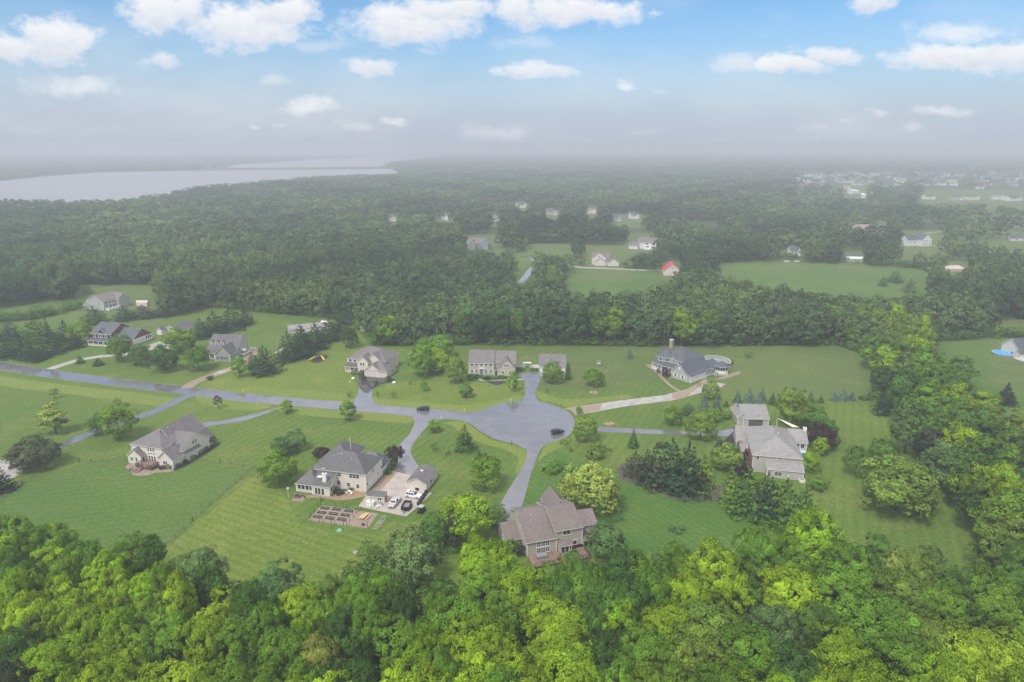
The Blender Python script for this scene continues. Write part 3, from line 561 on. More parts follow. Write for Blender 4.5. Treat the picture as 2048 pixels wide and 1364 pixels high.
# near woods: crown by crown; top of each crown on its line of sight
NEARW = """12 1028 85 G;25 1092 72 M;90 1043 82 G;104 1082 88 Y;165 1070 64 G;207 1086 74 Y;270 1060 92 M;28 1122 84 Y;48 1165 92 Y;122 1145 98 Y;182 1155 82 Y;152 1195 72 Y;236 1132 66 Y;292 1125 74 Y;384 1084 96 B;332 1112 56 G;216 1195 82 Y;226 1238 80 YY;308 1182 94 G;336 1215 92 G;434 1178 96 YY;545 1112 98 B;500 1160 82 M;592 1158 82 YY;640 1180 84 G;472 1232 100 G;562 1240 92 G;632 1254 82 YL;100 1262 124 Y;190 1292 112 Y;256 1300 100 Y;362 1302 112 YY;452 1302 92 G;28 1240 86 D;16 1310 84 BR;652 1334 112 YY;532 1318 100 G;284 1246 84 G;716 1148 92 G;736 1185 72 G;690 1212 100 D;706 1292 84 D;870 1182 62 G;876 1150 52 M;928 1172 84 G;958 1068 84 Y;996 1072 46 Y;980 1130 100 G;1046 1113 104 YY;1150 1104 112 M;1092 1166 90 G;1196 1128 90 M;1238 1150 92 M;1272 1102 76 G;1236 1092 96 D;1316 1120 80 G;808 1218 94 G;846 1246 80 Y;962 1206 104 Y;900 1236 112 YY;1006 1254 112 Y;948 1276 132 Y;792 1312 104 Y;852 1324 122 YY;1000 1318 110 G;1104 1184 104 YY;1132 1228 142 YY;1146 1290 120 Y;1216 1242 84 D;1284 1238 96 G;1240 1322 90 G;1348 1188 120 Y;1372 1122 70 YY;1078 1330 90 Y;1296 1308 104 Y;724 1338 94 D;1362 1080 74 G;1430 1080 104 YY;1384 1128 84 Y;1532 1038 94 G;1630 1014 98 Y;1592 1070 84 G;1702 1080 102 G;1764 1066 92 M;1804 1084 62 YL;1848 1096 74 OL;1584 1122 112 Y;1472 1130 74 YY;1546 1196 84 B;1402 1180 152 OL;1392 1246 124 OL;1502 1236 112 G;1566 1202 84 B;1694 1130 112 G;1802 1122 96 OL;1784 1178 132 G;1892 1150 96 G;1934 1122 80 M;1992 1128 102 G;2034 1112 74 M;1694 1246 112 Y;1744 1298 112 Y;1596 1290 96 D;1852 1278 92 G;1972 1238 154 YY;1904 1292 100 Y;2026 1268 110 YY;1334 1308 104 G;1562 1328 94 Y;1664 1322 96 Y;1824 1338 112 YY;1956 1326 104 YY;2060 1180 90 G;2040 1340 100 Y;420 1120 60 M;660 1140 60 OL;600 1300 80 G;880 1282 80 G;1190 1190 70 M;1440 1300 90 G;1640 1190 80 M;1500 1150 60 M;70 1340 110 Y;300 1345 100 Y;420 1345 90 G;590 1345 90 Y;940 1345 110 YY;1150 1345 100 YY;1400 1350 110 G;1500 1345 90 Y;1740 1355 90 Y;1870 1220 80 OL;760 1120 60 G;800 1150 60 D;-20 1180 80 Y;-15 1090 70 G;130 1110 60 G;350 1150 60 Y;530 1190 60 G;1010 1185 70 G;1130 1140 60 M;2055 1070 60 M;1088 1124 74 G;1124 1120 60 Y;1012 1098 50 Y;1170 1126 70 G;1060 1140 70 Y;620 1215 70 Y;400 1215 70 Y;1240 1200 70 Y;1620 1140 80 Y"""
NEARC = [tuple(s.split()) for s in NEARW.split(';')]
for cx, ty, w_, c in NEARC:
    cx, ty, w_ = float(cx), float(ty), float(w_); h = rt.uniform(15, 19.5); x, y = P(cx, ty + w_ * .18, h)
    D = depth(x, y, h * .8); wm = max(7.0, w_ * 1.12 * D / FP)
    plant('near', x, y, h, wm, c, 'near')
# the wooded strip on the right
BELT_R = """1700 610 72 G;1758 600 100 G;1794 628 92 Y;1736 640 80 G;1776 668 84 G;1820 652 70 M;1812 694 96 Y;1864 712 92 G;1898 704 88 M;1832 744 86 M;1790 722 70 D;1884 772 104 G;1944 768 104 Y;1910 808 90 M;1962 850 96 G;2012 806 112 OL;1872 848 80 BR;1924 888 84 M;1984 880 92 M;1996 930 104 Y;2040 920 100 Y;1890 884 84 B;1946 926 70 M;2012 990 96 G;2044 1030 96 OL;2050 860 90 M;1826 806 70 B;1850 822 60 M;1926 842 60 Y;1972 810 70 M;2050 970 80 G;1952 960 50 D;2000 1040 60 OL;1920 740 60 M"""
for s in BELT_R.split(';'):
    cx, ty, w_, c = s.split(); cx, ty, w_ = float(cx), float(ty), float(w_); h = rt.uniform(13, 17); x, y = P(cx, ty + 4, h)
    wm = w_ * depth(x, y, h * .7) / FP
    if wm < 13: plant('belt', x, y, h, wm, c, 'right')
    else: plant('belt', x - wm * .24, y + 1.5, h, wm * .62, c, 'right'); plant('belt', x + wm * .25, y - 1.5, h * rt.uniform(.85, 1.0), wm * .62, rt.choice([c, c, 'G', 'M']), 'right')
# the wooded belt behind the lawns and everything beyond it
CLEAR = [NB, [(1855, 676), (2400, 664), (2400, 900), (2120, 862), (1960, 800)],
  [(1425, 545), (1445, 528), (1560, 524), (1700, 530), (1870, 545), (1860, 590), (1700, 588), (1560, 572)], [(1140, 545), (1135, 532), (1240, 536), (1330, 545), (1330, 565), (1250, 582), (1130, 580), (1120, 560)],
  [(1020, 560), (1035, 515), (1078, 516), (1062, 556), (1040, 572)], [(1790, 540), (1740, 515), (1830, 470), (2060, 462), (2300, 465), (2300, 515), (2060, 512), (1930, 520), (1850, 530)], [(1850, 418), (2300, 412), (2300, 436), (1860, 438)],
  [(-200, 640), (60, 608), (165, 600), (162, 618), (100, 640)], [(150, 570), (320, 570), (320, 625), (150, 625)], [(925, 470), (1000, 470), (998, 496), (930, 496)], [(1055, 488), (1150, 488), (1140, 500), (1060, 502)],
  [(1160, 490), (1250, 490), (1260, 540), (1160, 540)], [(1318, 522), (1368, 522), (1362, 558), (1322, 558)], [(1252, 466), (1315, 466), (1312, 500), (1255, 500)], [(1800, 462), (1885, 462), (1885, 500), (1800, 500)],
  [(1680, 500), (1735, 500), (1735, 526), (1680, 526)], [(1885, 528), (1945, 528), (1940, 548), (1888, 548)], [(1640, 444), (1780, 440), (1780, 464), (1640, 464)], [(1985, 640), (2100, 640), (2100, 725), (1985, 725)],
  [(2010, 465), (2060, 465), (2060, 485), (2010, 485)], [(1690, 368), (1740, 368), (1740, 395), (1690, 395)], [(1840, 380), (2060, 380), (2060, 405), (1840, 405)],
  [(770, 428), (800, 428), (800, 446), (770, 446)], [(975, 426), (1003, 426), (1003, 444), (975, 444)], [(1032, 402), (1056, 402), (1056, 418), (1032, 418)], [(880, 425), (905, 425), (905, 442), (880, 442)],
  [(1088, 420), (1125, 420), (1125, 432), (1088, 432)], [(1170, 414), (1200, 414), (1200, 430), (1170, 430)], [(1220, 428), (1290, 428), (1290, 446), (1220, 446)], [(1550, 500), (1610, 500), (1610, 526), (1550, 526)]]
WATERPX = [[(-900, 372), (0, 361), (100, 351), (200, 344), (420, 340), (800, 337), (800, 345), (640, 350), (500, 362), (420, 368), (240, 397), (160, 397), (0, 396), (-900, 400)],
           [(370, 335), (480, 329), (620, 320), (760, 313), (880, 310), (840, 318), (780, 323), (770, 332), (600, 334)]]
for q in CLEAR[1:]:
    cx = sum(p[0] for p in q) / len(q); cy_ = sum(p[1] for p in q) / len(q)
    S("field", [(cx + (x - cx) * 1.12, cy_ + (y - cy_) * (1.0 if y < cy_ else 1.15) + (0 if y < cy_ else 4 + (y - 400) * .10)) for x, y in q], .036 + .004 * CLEAR.index(q), G_FIELD2 if len(q) > 4 else G_FIELD)
BB = [(min(p[0] for p in q), max(p[0] for p in q), min(p[1] for p in q), max(p[1] for p in q)) for q in CLEAR + WATERPX]
def blocked(x, y, h):
    rnd_ = random.Random(int(x * 7 + y * 13)).random()
    for f in ((0, 1, 2, 3) if y < 1400 else (0, 2, 3)):
        px, py = Q(x, y, h * f / 3.0)
        for k_, (q, b) in enumerate(zip(CLEAR + WATERPX, BB)):
            if b[0] < px < b[1] and b[2] < py < b[3] and inside(px, py, q):
                if k_ in (5, 6, 17) and rnd_ < .42: continue
                if q is NB and f > 0: continue        # crowns at the back of the lawns may overhang them
                return True
    return False
rf = random.Random(99); FAR = []
def town(px, py): return px > 1420 and 343 < py < 385
Y = 262.0
while Y < 6200:
    s = 7.2 if Y < 520 else (9.5 if Y < 800 else (13 if Y < 1300 else (20 if Y < 2400 else 44)))
    hw = Y * .80 + 60; X = -hw + rf.uniform(0, s)
    while X < hw:
        x, y = X + rf.uniform(-.42, .42) * s, Y + rf.uniform(-.42, .42) * s; X += s
        px, py = Q(x, y)
        if px < -170 or px > 2220: continue
        tall = math.sin(x * .011 + 1.3) * math.sin(y * .009) ; h = rf.uniform(10.5, 18) + 3 * tall
        if s > 18: h = rf.uniform(13, 19)
        if Y < 340: h = rf.uniform(13, 21)
        if 560 < Y < 2600 and px > 860 and math.sin(x * .016 + .7) * math.sin(y * .0105 + 1.9) + .5 * math.sin(x * .041 + y * .013) > .62 and rf.random() < .88: continue
        if town(px, py) and rf.random() < (.93 if px > 1590 else .45): continue
        if 1780 < px and 400 < py < 560 and rf.random() < .35: continue
        if px > 1855 and 600 < py < 900 and Y < 330: continue
        if px > 1560 and 385 <= py < 402 and rf.random() < .6: continue
        if blocked(x, y, h * .97): continue
        FAR.append([x, y, h, s])
    Y += s * .93
# the hedgerow trees closest to the lawns, and the biggest others, are things; the rest is one wood
NSOLO = 300 - sum(1 for t in TREES if t['kind'] != 'shrub')
def shows(f):
    x, y, h, s = f; px, py = Q(x, y, h * .6); return FP / depth(x, y) * h * (1 if -20 < px < 2068 else 0)
FAR.sort(key=lambda f: -shows(f)); NSOLO = max(24, NSOLO)
mixc = ['G', 'G', 'M', 'OL', 'D', 'Y', 'M', 'G', 'B', 'GR']
def tone(x, y):
    v = math.sin(x * .021 + y * .013) + math.sin(x * .047 - y * .031 + 2) + rf.uniform(-1.6, 1.6)
    return 'Y' if v > 2.0 else 'OL' if v > 1.1 else 'G' if v > 0 else 'M' if v > -1.3 else 'D'
for f in FAR[:NSOLO]:
    x, y, h, s = f; plant('belt' if rf.random() < .9 else 'tall', x, y, h, rf.uniform(8.5, 12), tone(x, y), 'belt')
def lowtree(seed, nb, nt, nl, size):
    C, N_, B_, BC = crown_points(seed, 16, 11, 1.0, nb, nt, nl, 1.1); return C, N_, B_, size
LOD = {0: [lowtree(200 + i, 15, 6, 5, .72) for i in range(4)], 1: [lowtree(210 + i, 11, 5, 3, 1.05) for i in range(4)], 2: [lowtree(220 + i, 8, 4, 2, 1.6) for i in range(4)], 3: [lowtree(230 + i, 6, 3, 2, 2.6) for i in range(3)]}
def forest(name, lst, label=None, und=False):
    rs = np.random.RandomState(3); V, NN_, RN, TT = [], [], [], []
    pre = {k: [leaf_geo(C, N_, B_, sz, rs, tri=True) for (C, N_, B_, sz) in l] for k, l in LOD.items()}
    for x, y, h, s in lst:
        k = 0 if y < 620 else 1 if y < 1000 else 2 if y < 2200 else 3
        v, kk, nn, rn = pre[k][rf.randrange(len(pre[k]))]
        wd = (rf.uniform(9, 13) if s < 12 else s * rf.uniform(.9, 1.25)) / 11.0; hh = h / 16.0; a_ = rf.uniform(0, 6.28); c_, s_ = math.cos(a_), math.sin(a_)
        Rm = np.array([[c_, -s_, 0], [s_, c_, 0], [0, 0, 1.]]); vv = (v * np.array([wd, wd, hh])) @ Rm.T + np.array([x, y, 0])
        V.append(vv); NN_.append(nn @ Rm.T); rr = rn.copy(); rr[:, 1] = np.clip(rr[:, 1] * .6 + .2, 0, 1); RN.append(rr)
        t = np.array(TINT[tone(x, y)]); t = (t * .78 + t.mean() * .22) * np.array([.84, .86, 1.12]) * rf.uniform(.60, .92) * (1 + .20 * math.sin(x * .0061 + 1.0) * math.sin(y * .0047 + .6) + .14 * math.sin(x * .017 - y * .011)); TT.append(np.tile(t, (len(nn), 1)))  # far crowns dulled, darkened and blued: haze and cloud shade put in the tint
    me = leaf_mesh(name, np.concatenate(V), 3, np.concatenate(NN_), np.concatenate(RN), WLEAF, np.concatenate(TT))
    o = bpy.data.objects.new(name, me); col.objects.link(o); return o
wood = forest("distant_forest", FAR[NSOLO:])
tag(wood, "hazy green broadleaf forest stretching beyond the lawns to the horizon", "forest", kind="stuff")
# undergrowth below the near woods and along the wooded strip: what shows dark between the crowns
U = []
for _ in range(1500):
    px, py = rf.uniform(-60, 2110), rf.uniform(1120, 1500); x, y = P(px, py)
    if py < 1200 and 330 < px < 700: continue
    if py < 1230 and 1250 < px < 1960 and rf.random() < .8: continue
    if py < 1180 and 840 < px < 1250: continue
    U.append([x, y, rf.uniform(2.5, 6), 6])
for _ in range(260):
    t = rf.random(); px = 1745 + 285 * t + rf.uniform(-10, 60); py = 800 + 270 * t * t * .55 + 140 * t + rf.uniform(-30, 20); x, y = P(px, py)
    U.append([x, y, rf.uniform(2, 4.5), 5])
def edge_scrub(poly, n, w_, h0, h1):
    for _ in range(n):
        i = rf.randrange(len(poly) - 1); a, b = P(*poly[i]), P(*poly[i + 1]); t = rf.random(); U.append([a[0] + (b[0] - a[0]) * t + rf.uniform(-w_, w_) * .5, a[1] + (b[1] - a[1]) * t + rf.uniform(0, w_), rf.uniform(h0, h1), 5])
edge_scrub([(420, 614), (560, 628), (700, 642)], 70, 6, 2, 5); edge_scrub([(700, 642), (760, 691), (860, 689), (940, 690), (1250, 692), (1500, 691), (1690, 690), (1760, 718)], 330, 8, 2, 5)
edge_scrub([(-40, 610), (60, 598), (165, 590)], 60, 10, 3, 6); edge_scrub([(-60, 652), (60, 640), (150, 618)], 90, 12, 2, 6); edge_scrub([(1855, 684), (2080, 672)], 80, 8, 2, 5)
edge_scrub([(1425, 527), (1560, 519), (1700, 527), (1880, 541)], 120, 12, 3, 7)
def under(lst):
    rs = np.random.RandomState(8); V, NN_, RN, TT = [], [], [], []; pre = [leaf_geo(*lowtree(300 + i, 9, 6, 6, .5)[:3], .62, rs, tri=True) for i in range(3)]
    for x, y, h, s in lst:
        v, kk, nn, rn = pre[rf.randrange(3)]; wd = rf.uniform(.4, .62); V.append(v * np.array([wd, wd, h / 16]) + np.array([x, y, 0])); NN_.append(nn); RN.append(rn)
        TT.append(np.tile(np.array(TINT[rf.choice(['M', 'D', 'G', 'M'])]), (len(nn), 1)))
    me = leaf_mesh("undergrowth", np.concatenate(V), 3, np.concatenate(NN_), np.concatenate(RN), WLEAF, np.concatenate(TT)); o = bpy.data.objects.new("undergrowth", me); col.objects.link(o); return o
tag(under(U), "dark shrubby undergrowth below the trees of the near woods", "undergrowth", kind="stuff")
print("TREES", len(TREES), "FAR", len(FAR), "NSOLO", NSOLO, "faces", len(wood.data.polygons))
# ------------------------------------------------------------------ houses
SH_GREY = mat_shingle("grey_shingle", (.085, .080, .082), (.115, .108, .108)); SH_LIGHT = mat_shingle("light_grey_shingle", (.24, .225, .215), (.31, .29, .28))
SH_BROWN = mat_shingle("brown_shingle", (.165, .132, .118), (.195, .160, .143)); SH_DARK = mat_shingle("charcoal_shingle", (.075, .08, .095), (.10, .105, .125))
SH_PURP = mat_shingle("purplish_shingle", (.135, .12, .122), (.18, .16, .16)); SH_RED = M("red_metal_roof", (.50, .035, .045), .4, .1, .5)
SD_CREAM = mat_siding("cream_siding", (.66, .60, .53)); SD_TAN = mat_siding("tan_siding", (.46, .42, .34)); SD_TAUPE = mat_siding("taupe_siding", (.45, .41, .34)); SD_GREY = mat_siding("grey_siding", (.38, .385, .39))
SD_GREIGE = mat_siding("greige_siding", (.44, .42, .39)); SD_BLACK = mat_siding("dark_siding", (.03, .03, .038)); SD_RED = mat_siding("red_brown_siding", (.16, .05, .035)); SD_WHITE = mat_siding("white_siding", (.66, .65, .63))
SD_PINK = mat_siding("pale_beige_siding", (.64, .55, .49)); BRICK = M("brick", (.28, .13, .09), .8, .3, 3)
WDECK = M("wood_deck", (.21, .14, .11), .6, .25, 1.2, detail=6); WDARK = M("dark_wood", (.09, .07, .055), .8, .3, 3); GREYB = M("grey_boards", (.24, .23, .23), .7, .2, 2)
DOORW = M("garage_door_white", (.72, .68, .66), .5, .05, 1); DOORT = M("garage_door_beige", (.58, .50, .45), .5, .05, 1)
BLACKM = M("black_metal", (.015, .015, .017), .4, .3, 4); RUB = M("tyre_rubber", (.02, .02, .02), .9, .2, 4)
class House:
    def __init__(s, name, opx, ang, label, wall, roof, cat="house", group=None, trim=WHITE, org=None):
        o = org or P(*opx); s.o = empty(name, (o[0], o[1], 0), R(ang)); tag(s.o, label, cat, group); s.w = wall; s.r = roof; s.t = trim; s.px = opx
    def at(s, lx, ly):
        a = s.o.rotation_euler.z; return (s.o.location.x + lx * math.cos(a) - ly * math.sin(a), s.o.location.y + lx * math.sin(a) + ly * math.cos(a))
    def block(s, x0, x1, y0, y1, ez, rz, kind='hip', ry=None, eb=None, ov=.4, wall=None, roof=None, z0=-.3, nowall=False):
        """walls with their own roof; gx/gy gable with the ridge along x/y, hip, pyr, sf/sb/sl/sr lean-to rising to back/front/left/right"""
        wm = wall or s.w; rm = roof or s.r; W = MB(); Rf = MB(); t = .16; eb = ez if eb is None else eb; V = Rf.slab
        if kind == 'gx':
            r = (y0 + y1) / 2 if ry is None else ry
            if not nowall:
                W.face([(x0, y0, z0), (x1, y0, z0), (x1, y0, ez - t), (x0, y0, ez - t)], wm); W.face([(x1, y1, z0), (x0, y1, z0), (x0, y1, eb - t), (x1, y1, eb - t)], wm)
                for x in (x0, x1): W.face([(x, y0, z0), (x, y1, z0), (x, y1, eb - t), (x, r, rz - t), (x, y0, ez - t)], wm)
            pf = (rz - ez) / (r - y0); pb = (rz - eb) / (y1 - r)
            V([(x0 - ov, y0 - ov, ez - pf * ov), (x1 + ov, y0 - ov, ez - pf * ov), (x1 + ov, r, rz), (x0 - ov, r, rz)], t, rm, s.t); V([(x1 + ov, y1 + ov, eb - pb * ov), (x0 - ov, y1 + ov, eb - pb * ov), (x0 - ov, r, rz), (x1 + ov, r, rz)], t, rm, s.t)
        elif kind == 'gy':
            r = (x0 + x1) / 2 if ry is None else ry
            if not nowall:
                W.face([(x0, y1, z0), (x0, y0, z0), (x0, y0, ez - t), (x0, y1, ez - t)], wm); W.face([(x1, y0, z0), (x1, y1, z0), (x1, y1, eb - t), (x1, y0, eb - t)], wm)
                for y in (y0, y1): W.face([(x0, y, z0), (x1, y, z0), (x1, y, eb - t), (r, y, rz - t), (x0, y, ez - t)], wm)
            pf = (rz - ez) / (r - x0); pb = (rz - eb) / (x1 - r)
            V([(x0 - ov, y1 + ov, ez - pf * ov), (x0 - ov, y0 - ov, ez - pf * ov), (r, y0 - ov, rz), (r, y1 + ov, rz)], t, rm, s.t); V([(x1 + ov, y0 - ov, eb - pb * ov), (x1 + ov, y1 + ov, eb - pb * ov), (r, y1 + ov, rz), (r, y0 - ov, rz)], t, rm, s.t)
        elif kind == 'hip':
            if not nowall:
                for a, b in (((x0, y0), (x1, y0)), ((x1, y0), (x1, y1)), ((x1, y1), (x0, y1)), ((x0, y1), (x0, y0))): W.face([(*a, z0), (*b, z0), (*b, ez - t), (*a, ez - t)], wm)
            hw = min(x1 - x0, y1 - y0) / 2; pi = (rz - ez) / hw; X0, X1, Y0, Y1 = x0 - ov, x1 + ov, y0 - ov, y1 + ov; e_ = ez - pi * ov
            if x1 - x0 >= y1 - y0: a, b = (x0 + hw, (y0 + y1) / 2), (x1 - hw, (y0 + y1) / 2)
            else: a, b = ((x0 + x1) / 2, y0 + hw), ((x0 + x1) / 2, y1 - hw)
            A, B = (*a, rz), (*b, rz); c = [(X0, Y0, e_), (X1, Y0, e_), (X1, Y1, e_), (X0, Y1, e_)]
            if x1 - x0 >= y1 - y0: V([c[0], c[1], B, A], t, rm, s.t); V([c[2], c[3], A, B], t, rm, s.t); V([c[1], c[2], B], t, rm, s.t); V([c[3], c[0], A], t, rm, s.t)
            else: V([c[1], c[2], B, A], t, rm, s.t); V([c[3], c[0], A, B], t, rm, s.t); V([c[0], c[1], A], t, rm, s.t); V([c[2], c[3], B], t, rm, s.t)
        else:
            lo, hi = ez, rz; zz = {'sf': (lo, lo, hi, hi), 'sb': (hi, hi, lo, lo), 'sl': (hi, lo, lo, hi), 'sr': (lo, hi, hi, lo)}[kind]
            c = [(x0, y0), (x1, y0), (x1, y1), (x0, y1)]
            if not nowall:
                for i in range(4):
                    j = (i + 1) % 4; W.face([(*c[i], z0), (*c[j], z0), (*c[j], zz[j] - t), (*c[i], zz[i] - t)], wm)
            d = (hi - lo) / ((y1 - y0) if kind in ('sf', 'sb') else (x1 - x0)); e = .3
            ex = [(x0 - e, y0 - e), (x1 + e, y0 - e), (x1 + e, y1 + e), (x0 - e, y1 + e)]
            if kind == 'sf': ex = [ex[0], ex[1], (x1 + e, y1), (x0 - e, y1)]
            fx = {'sf': lambda x, y: lo + d * (y - y0), 'sb': lambda x, y: hi - d * (y - y0), 'sl': lambda x, y: hi - d * (x - x0), 'sr': lambda x, y: lo + d * (x - x0)}[kind]
            V([(x, y, fx(x, y)) for x, y in ex], t, rm, s.t)
        if not nowall: s.lastw = W.build("wall", s.o)
        s.lastr = Rf.build("roof", s.o); return s.lastr
    def win(s, f, p, u, z, w_, h_, nx=2, nz=2, tr=None, fw=.12, shut=None, name="window"):
        """window in a wall plane: f S/N = plane y=p, E/W = plane x=p; u and z are the lower left corner"""
        tr = tr or s.t; m = MB(); g = MB(); d = -1 if f in 'SW' else 1; hor = f in 'SN'
        def bx(mb, a0, a1, z0, z1, q0, q1, mt):
            if hor: mb.box(a0, a1, min(p + d * q0, p + d * q1), max(p + d * q0, p + d * q1), z0, z1, mt)
            else: mb.box(min(p + d * q0, p + d * q1), max(p + d * q0, p + d * q1), a0, a1, z0, z1, mt)
        o_ = .08
        bx(m, u - fw, u, z - fw, z + h_ + fw, -.02, o_, tr); bx(m, u + w_, u + w_ + fw, z - fw, z + h_ + fw, -.02, o_, tr); bx(m, u, u + w_, z - fw, z, -.02, o_ + .04, tr); bx(m, u, u + w_, z + h_, z + h_ + fw, -.02, o_, tr)
        for i in range(1, nx): a_ = u + w_ * i / nx; bx(m, a_ - .045, a_ + .045, z, z + h_, -.02, .06, tr)
        for i in range(1, nz): a_ = z + h_ * i / nz; bx(m, u, u + w_, a_ - .025, a_ + .025, -.02, .055, tr)
        if shut:
            for a_ in (u - fw - .45, u + w_ + fw + .02): bx(m, a_, a_ + .42, z - .05, z + h_ + .05, -.02, .05, shut)
        o = m.build(name, s.o); bx(g, u, u + w_, z, z + h_, -.02, .03, GLASS); g.build("pane", o); return o
    def door(s, f, p, u, z, w_, h_, mt, name="door", pan=4):
        m = MB(); d = -1 if f in 'SW' else 1; hor = f in 'SN'
        def bx(a0, a1, z0, z1, q0, q1, mm):
            if hor: m.box(a0, a1, min(p + d * q0, p + d * q1), max(p + d * q0, p + d * q1), z0, z1, mm)
            else: m.box(min(p + d * q0, p + d * q1), max(p + d * q0, p + d * q1), a0, a1, z0, z1, mm)
        bx(u, u + w_, z, z + h_, -.02, .05, mt)
        for i in range(1, pan): bx(u + .08, u + w_ - .08, z + h_ * i / pan - .03, z + h_ * i / pan - .005, .05, .058, s.t)
        bx(u - .12, u, z, z + h_ + .12, -.02, .09, s.t); bx(u + w_, u + w_ + .12, z, z + h_ + .12, -.02, .09, s.t); bx(u, u + w_, z + h_, z + h_ + .12, -.02, .09, s.t)
        return m.build(name, s.o)
    def corner(s, pts, h, z0=0):
        for i, (x, y) in enumerate(pts):
            hh_ = h[i] if isinstance(h, (list, tuple)) else h; MB().box(x - .1, x + .1, y - .1, y + .1, z0, hh_, s.t).build("corner_trim", s.o)
    def chimney(s, x, y, z0, z1, w_=.9, d_=.9, mt=None):
        mt = mt or s.w; m = MB(); m.box(x - w_ / 2, x + w_ / 2, y - d_ / 2, y + d_ / 2, z0, z1, mt); m.box(x - w_ / 2 - .08, x + w_ / 2 + .08, y - d_ / 2 - .08, y + d_ / 2 + .08, z1, z1 + .12, s.t); m.cyl(x, y, z1 + .12, z1 + .45, .18, .15, BLACKM)
        m.build("chimney", s.lastr)
    def post(s, pts, z0, z1, r=.11, mt=None):
        for x, y in pts: MB().box(x - r, x + r, y - r, y + r, z0, z1, mt or s.t).build("porch_post", s.o)
    def rail(s, pts, z0, h=.95, mt=None, name="railing", step=.16, parent=True):
        mt = mt or s.t; m = MB()
        for (ax, ay), (bx_, by) in zip(pts, pts[1:]):
            L_ = math.hypot(bx_ - ax, by - ay); m.bar((ax, ay, z0 + h), (bx_, by, z0 + h), .05, mt, 4); m.bar((ax, ay, z0 + .1), (bx_, by, z0 + .1), .035, mt, 4); n = max(2, int(L_ / step))
            for i in range(n + 1):
                x, y = ax + (bx_ - ax) * i / n, ay + (by - ay) * i / n; r = .06 if i % 8 == 0 or i == n else .018; m.box(x - r, x + r, y - r, y + r, z0, z0 + h, mt)
        return m.build(name, s.o)
    def vents(s, l):
        for x, y, z in l: m = MB(); m.cyl(x, y, z - .1, z + .35, .09, .08, s.t); m.build("roof_vent", s.lastr)
    def dormer(s, x, y, z, w_, h_, dep, wall=None, roof=None, tr=None, wn=True):
        W = MB(); wm = wall or s.t; x0, x1 = x - w_ / 2, x + w_ / 2; pk = z + h_ + w_ * .42
        W.face([(x0, y, z), (x1, y, z), (x1, y, z + h_), (x, y, pk), (x0, y, z + h_)], wm); W.face([(x1, y, z), (x1, y + dep, z), (x1, y + dep, z + h_), (x1, y, z + h_)], wm); W.face([(x0, y + dep, z), (x0, y, z), (x0, y, z + h_), (x0, y + dep, z + h_)], wm)
        o = W.build("dormer", s.o); Rm = MB(); e = .18; k = .84; rm = roof or s.r
        Rm.slab([(x0 - e, y - .2, z + h_ - e * k + .12), (x, y - .2, pk + .12), (x, y + dep + .5, pk + .12), (x0 - e, y + dep + .5, z + h_ - e * k + .12)], .11, rm, s.t); Rm.slab([(x, y - .2, pk + .12), (x1 + e, y - .2, z + h_ - e * k + .12), (x1 + e, y + dep + .5, z + h_ - e * k + .12), (x, y + dep + .5, pk + .12)], .11, rm, s.t)
        Rm.build("dormer_roof", o)
        if wn:
            q = s.win('S', y, x - w_ * .24, z + .25, w_ * .48, h_ * .85, 1, 2, fw=.09); q.name = "dormer_window"
    def mesh(s, mb, name, parent=None, label=None):
        o = mb.build(name, parent or s.o)
        if label: o["label"] = label
        return o

# --- cream two-storey house with the raised beds
h = House("cream_house", (732.62, 984.49), -14, "large cream two-storey house with hip roofs and white box chimney beside the raised beds", SD_CREAM, SH_GREY)
h.block(-17, 0, 0, 11.3, 6.0, 9.7, 'hip'); h.vents([(-6, 3.5, 8.3), (-9.5, 4.5, 9.0)])
MB().bar((-9, 9.2, 8.5), (-9, 9.2, 12.6), .09, WHITE, 6, .05).build("vent_pipe", h.lastr)
h.block(-17.5, -8.5, 6, 17.5, 5.9, 9.4, 'hip'); h.block(-8.4, .06, 10.8, 17, 3.1, 6.3, 'hip'); h.block(-20, -13.5, -4.3, 12, 3.0, 6.1, 'hip')
h.block(-14.6, -9.2, -4.8, -.01, 3.1, 5.5, 'sf'); h.chimney(-11.2, -3.3, 3.3, 6.2, 1.1, .8, WHITE)
MB().box(-13.9, -12.6, -3.0, -1.2, 4.5, 4.62, WHITE).build("skylight", h.lastr)
for u, z, w_, nx in ((-2.9, 4.1, .95, 1), (-4.0, 4.1, .95, 1), (-5.1, 4.1, .95, 1), (-8.7, 4.1, 1, 1), (-3.0, 1.0, .9, 1), (-6.0, 1.2, .95, 1), (-9.0, 1.5, .95, 1), (-13.6, 4.7, .8, 1)): h.win('S', 0, u, z, w_, 1.3 if z > 2 else 1.25, nx)
for u in (-19.5, -18.3, -17.0, -15.8): h.win('S', -4.3, u, .9, 1.0, 1.5, 1, 1)
for u in (-13.7, -12.8, -11.6): h.win('S', -4.8, u, .15, .75 if u > -12 else .85, 2.1, 1, 1, name="glass_door")
for u in (-3.9, -2.6): h.win('E', -9.2, u, .9, 1.0, 1.5, 1, 1)
for u in (1.5, 4.9, 8.2): h.door('E', 0, u, 0, 2.7, 2.3, DOORW, "garage_door")
h.win('E', 0, 4.4, 4.0, 1.3, 1.2); h.corner([(0, 0), (0, 11.3), (-9.2, -4.8), (-14.6, -4.8), (-20, -4.3), (.06, 17)], [5.8, 5.8, 2.9, 2.9, 2.8, 2.9])
for yy in (.9, 7.7): MB().box(.02, .22, yy, yy + .18, 2.1, 2.5, BLACKM).build("wall_lamp", h.o)
cream = h
h = House("detached_garage", (852.47, 983.83), -14, "small cream gabled garage beside the white parked car and concrete apron", SD_CREAM, SH_PURP, "garage")
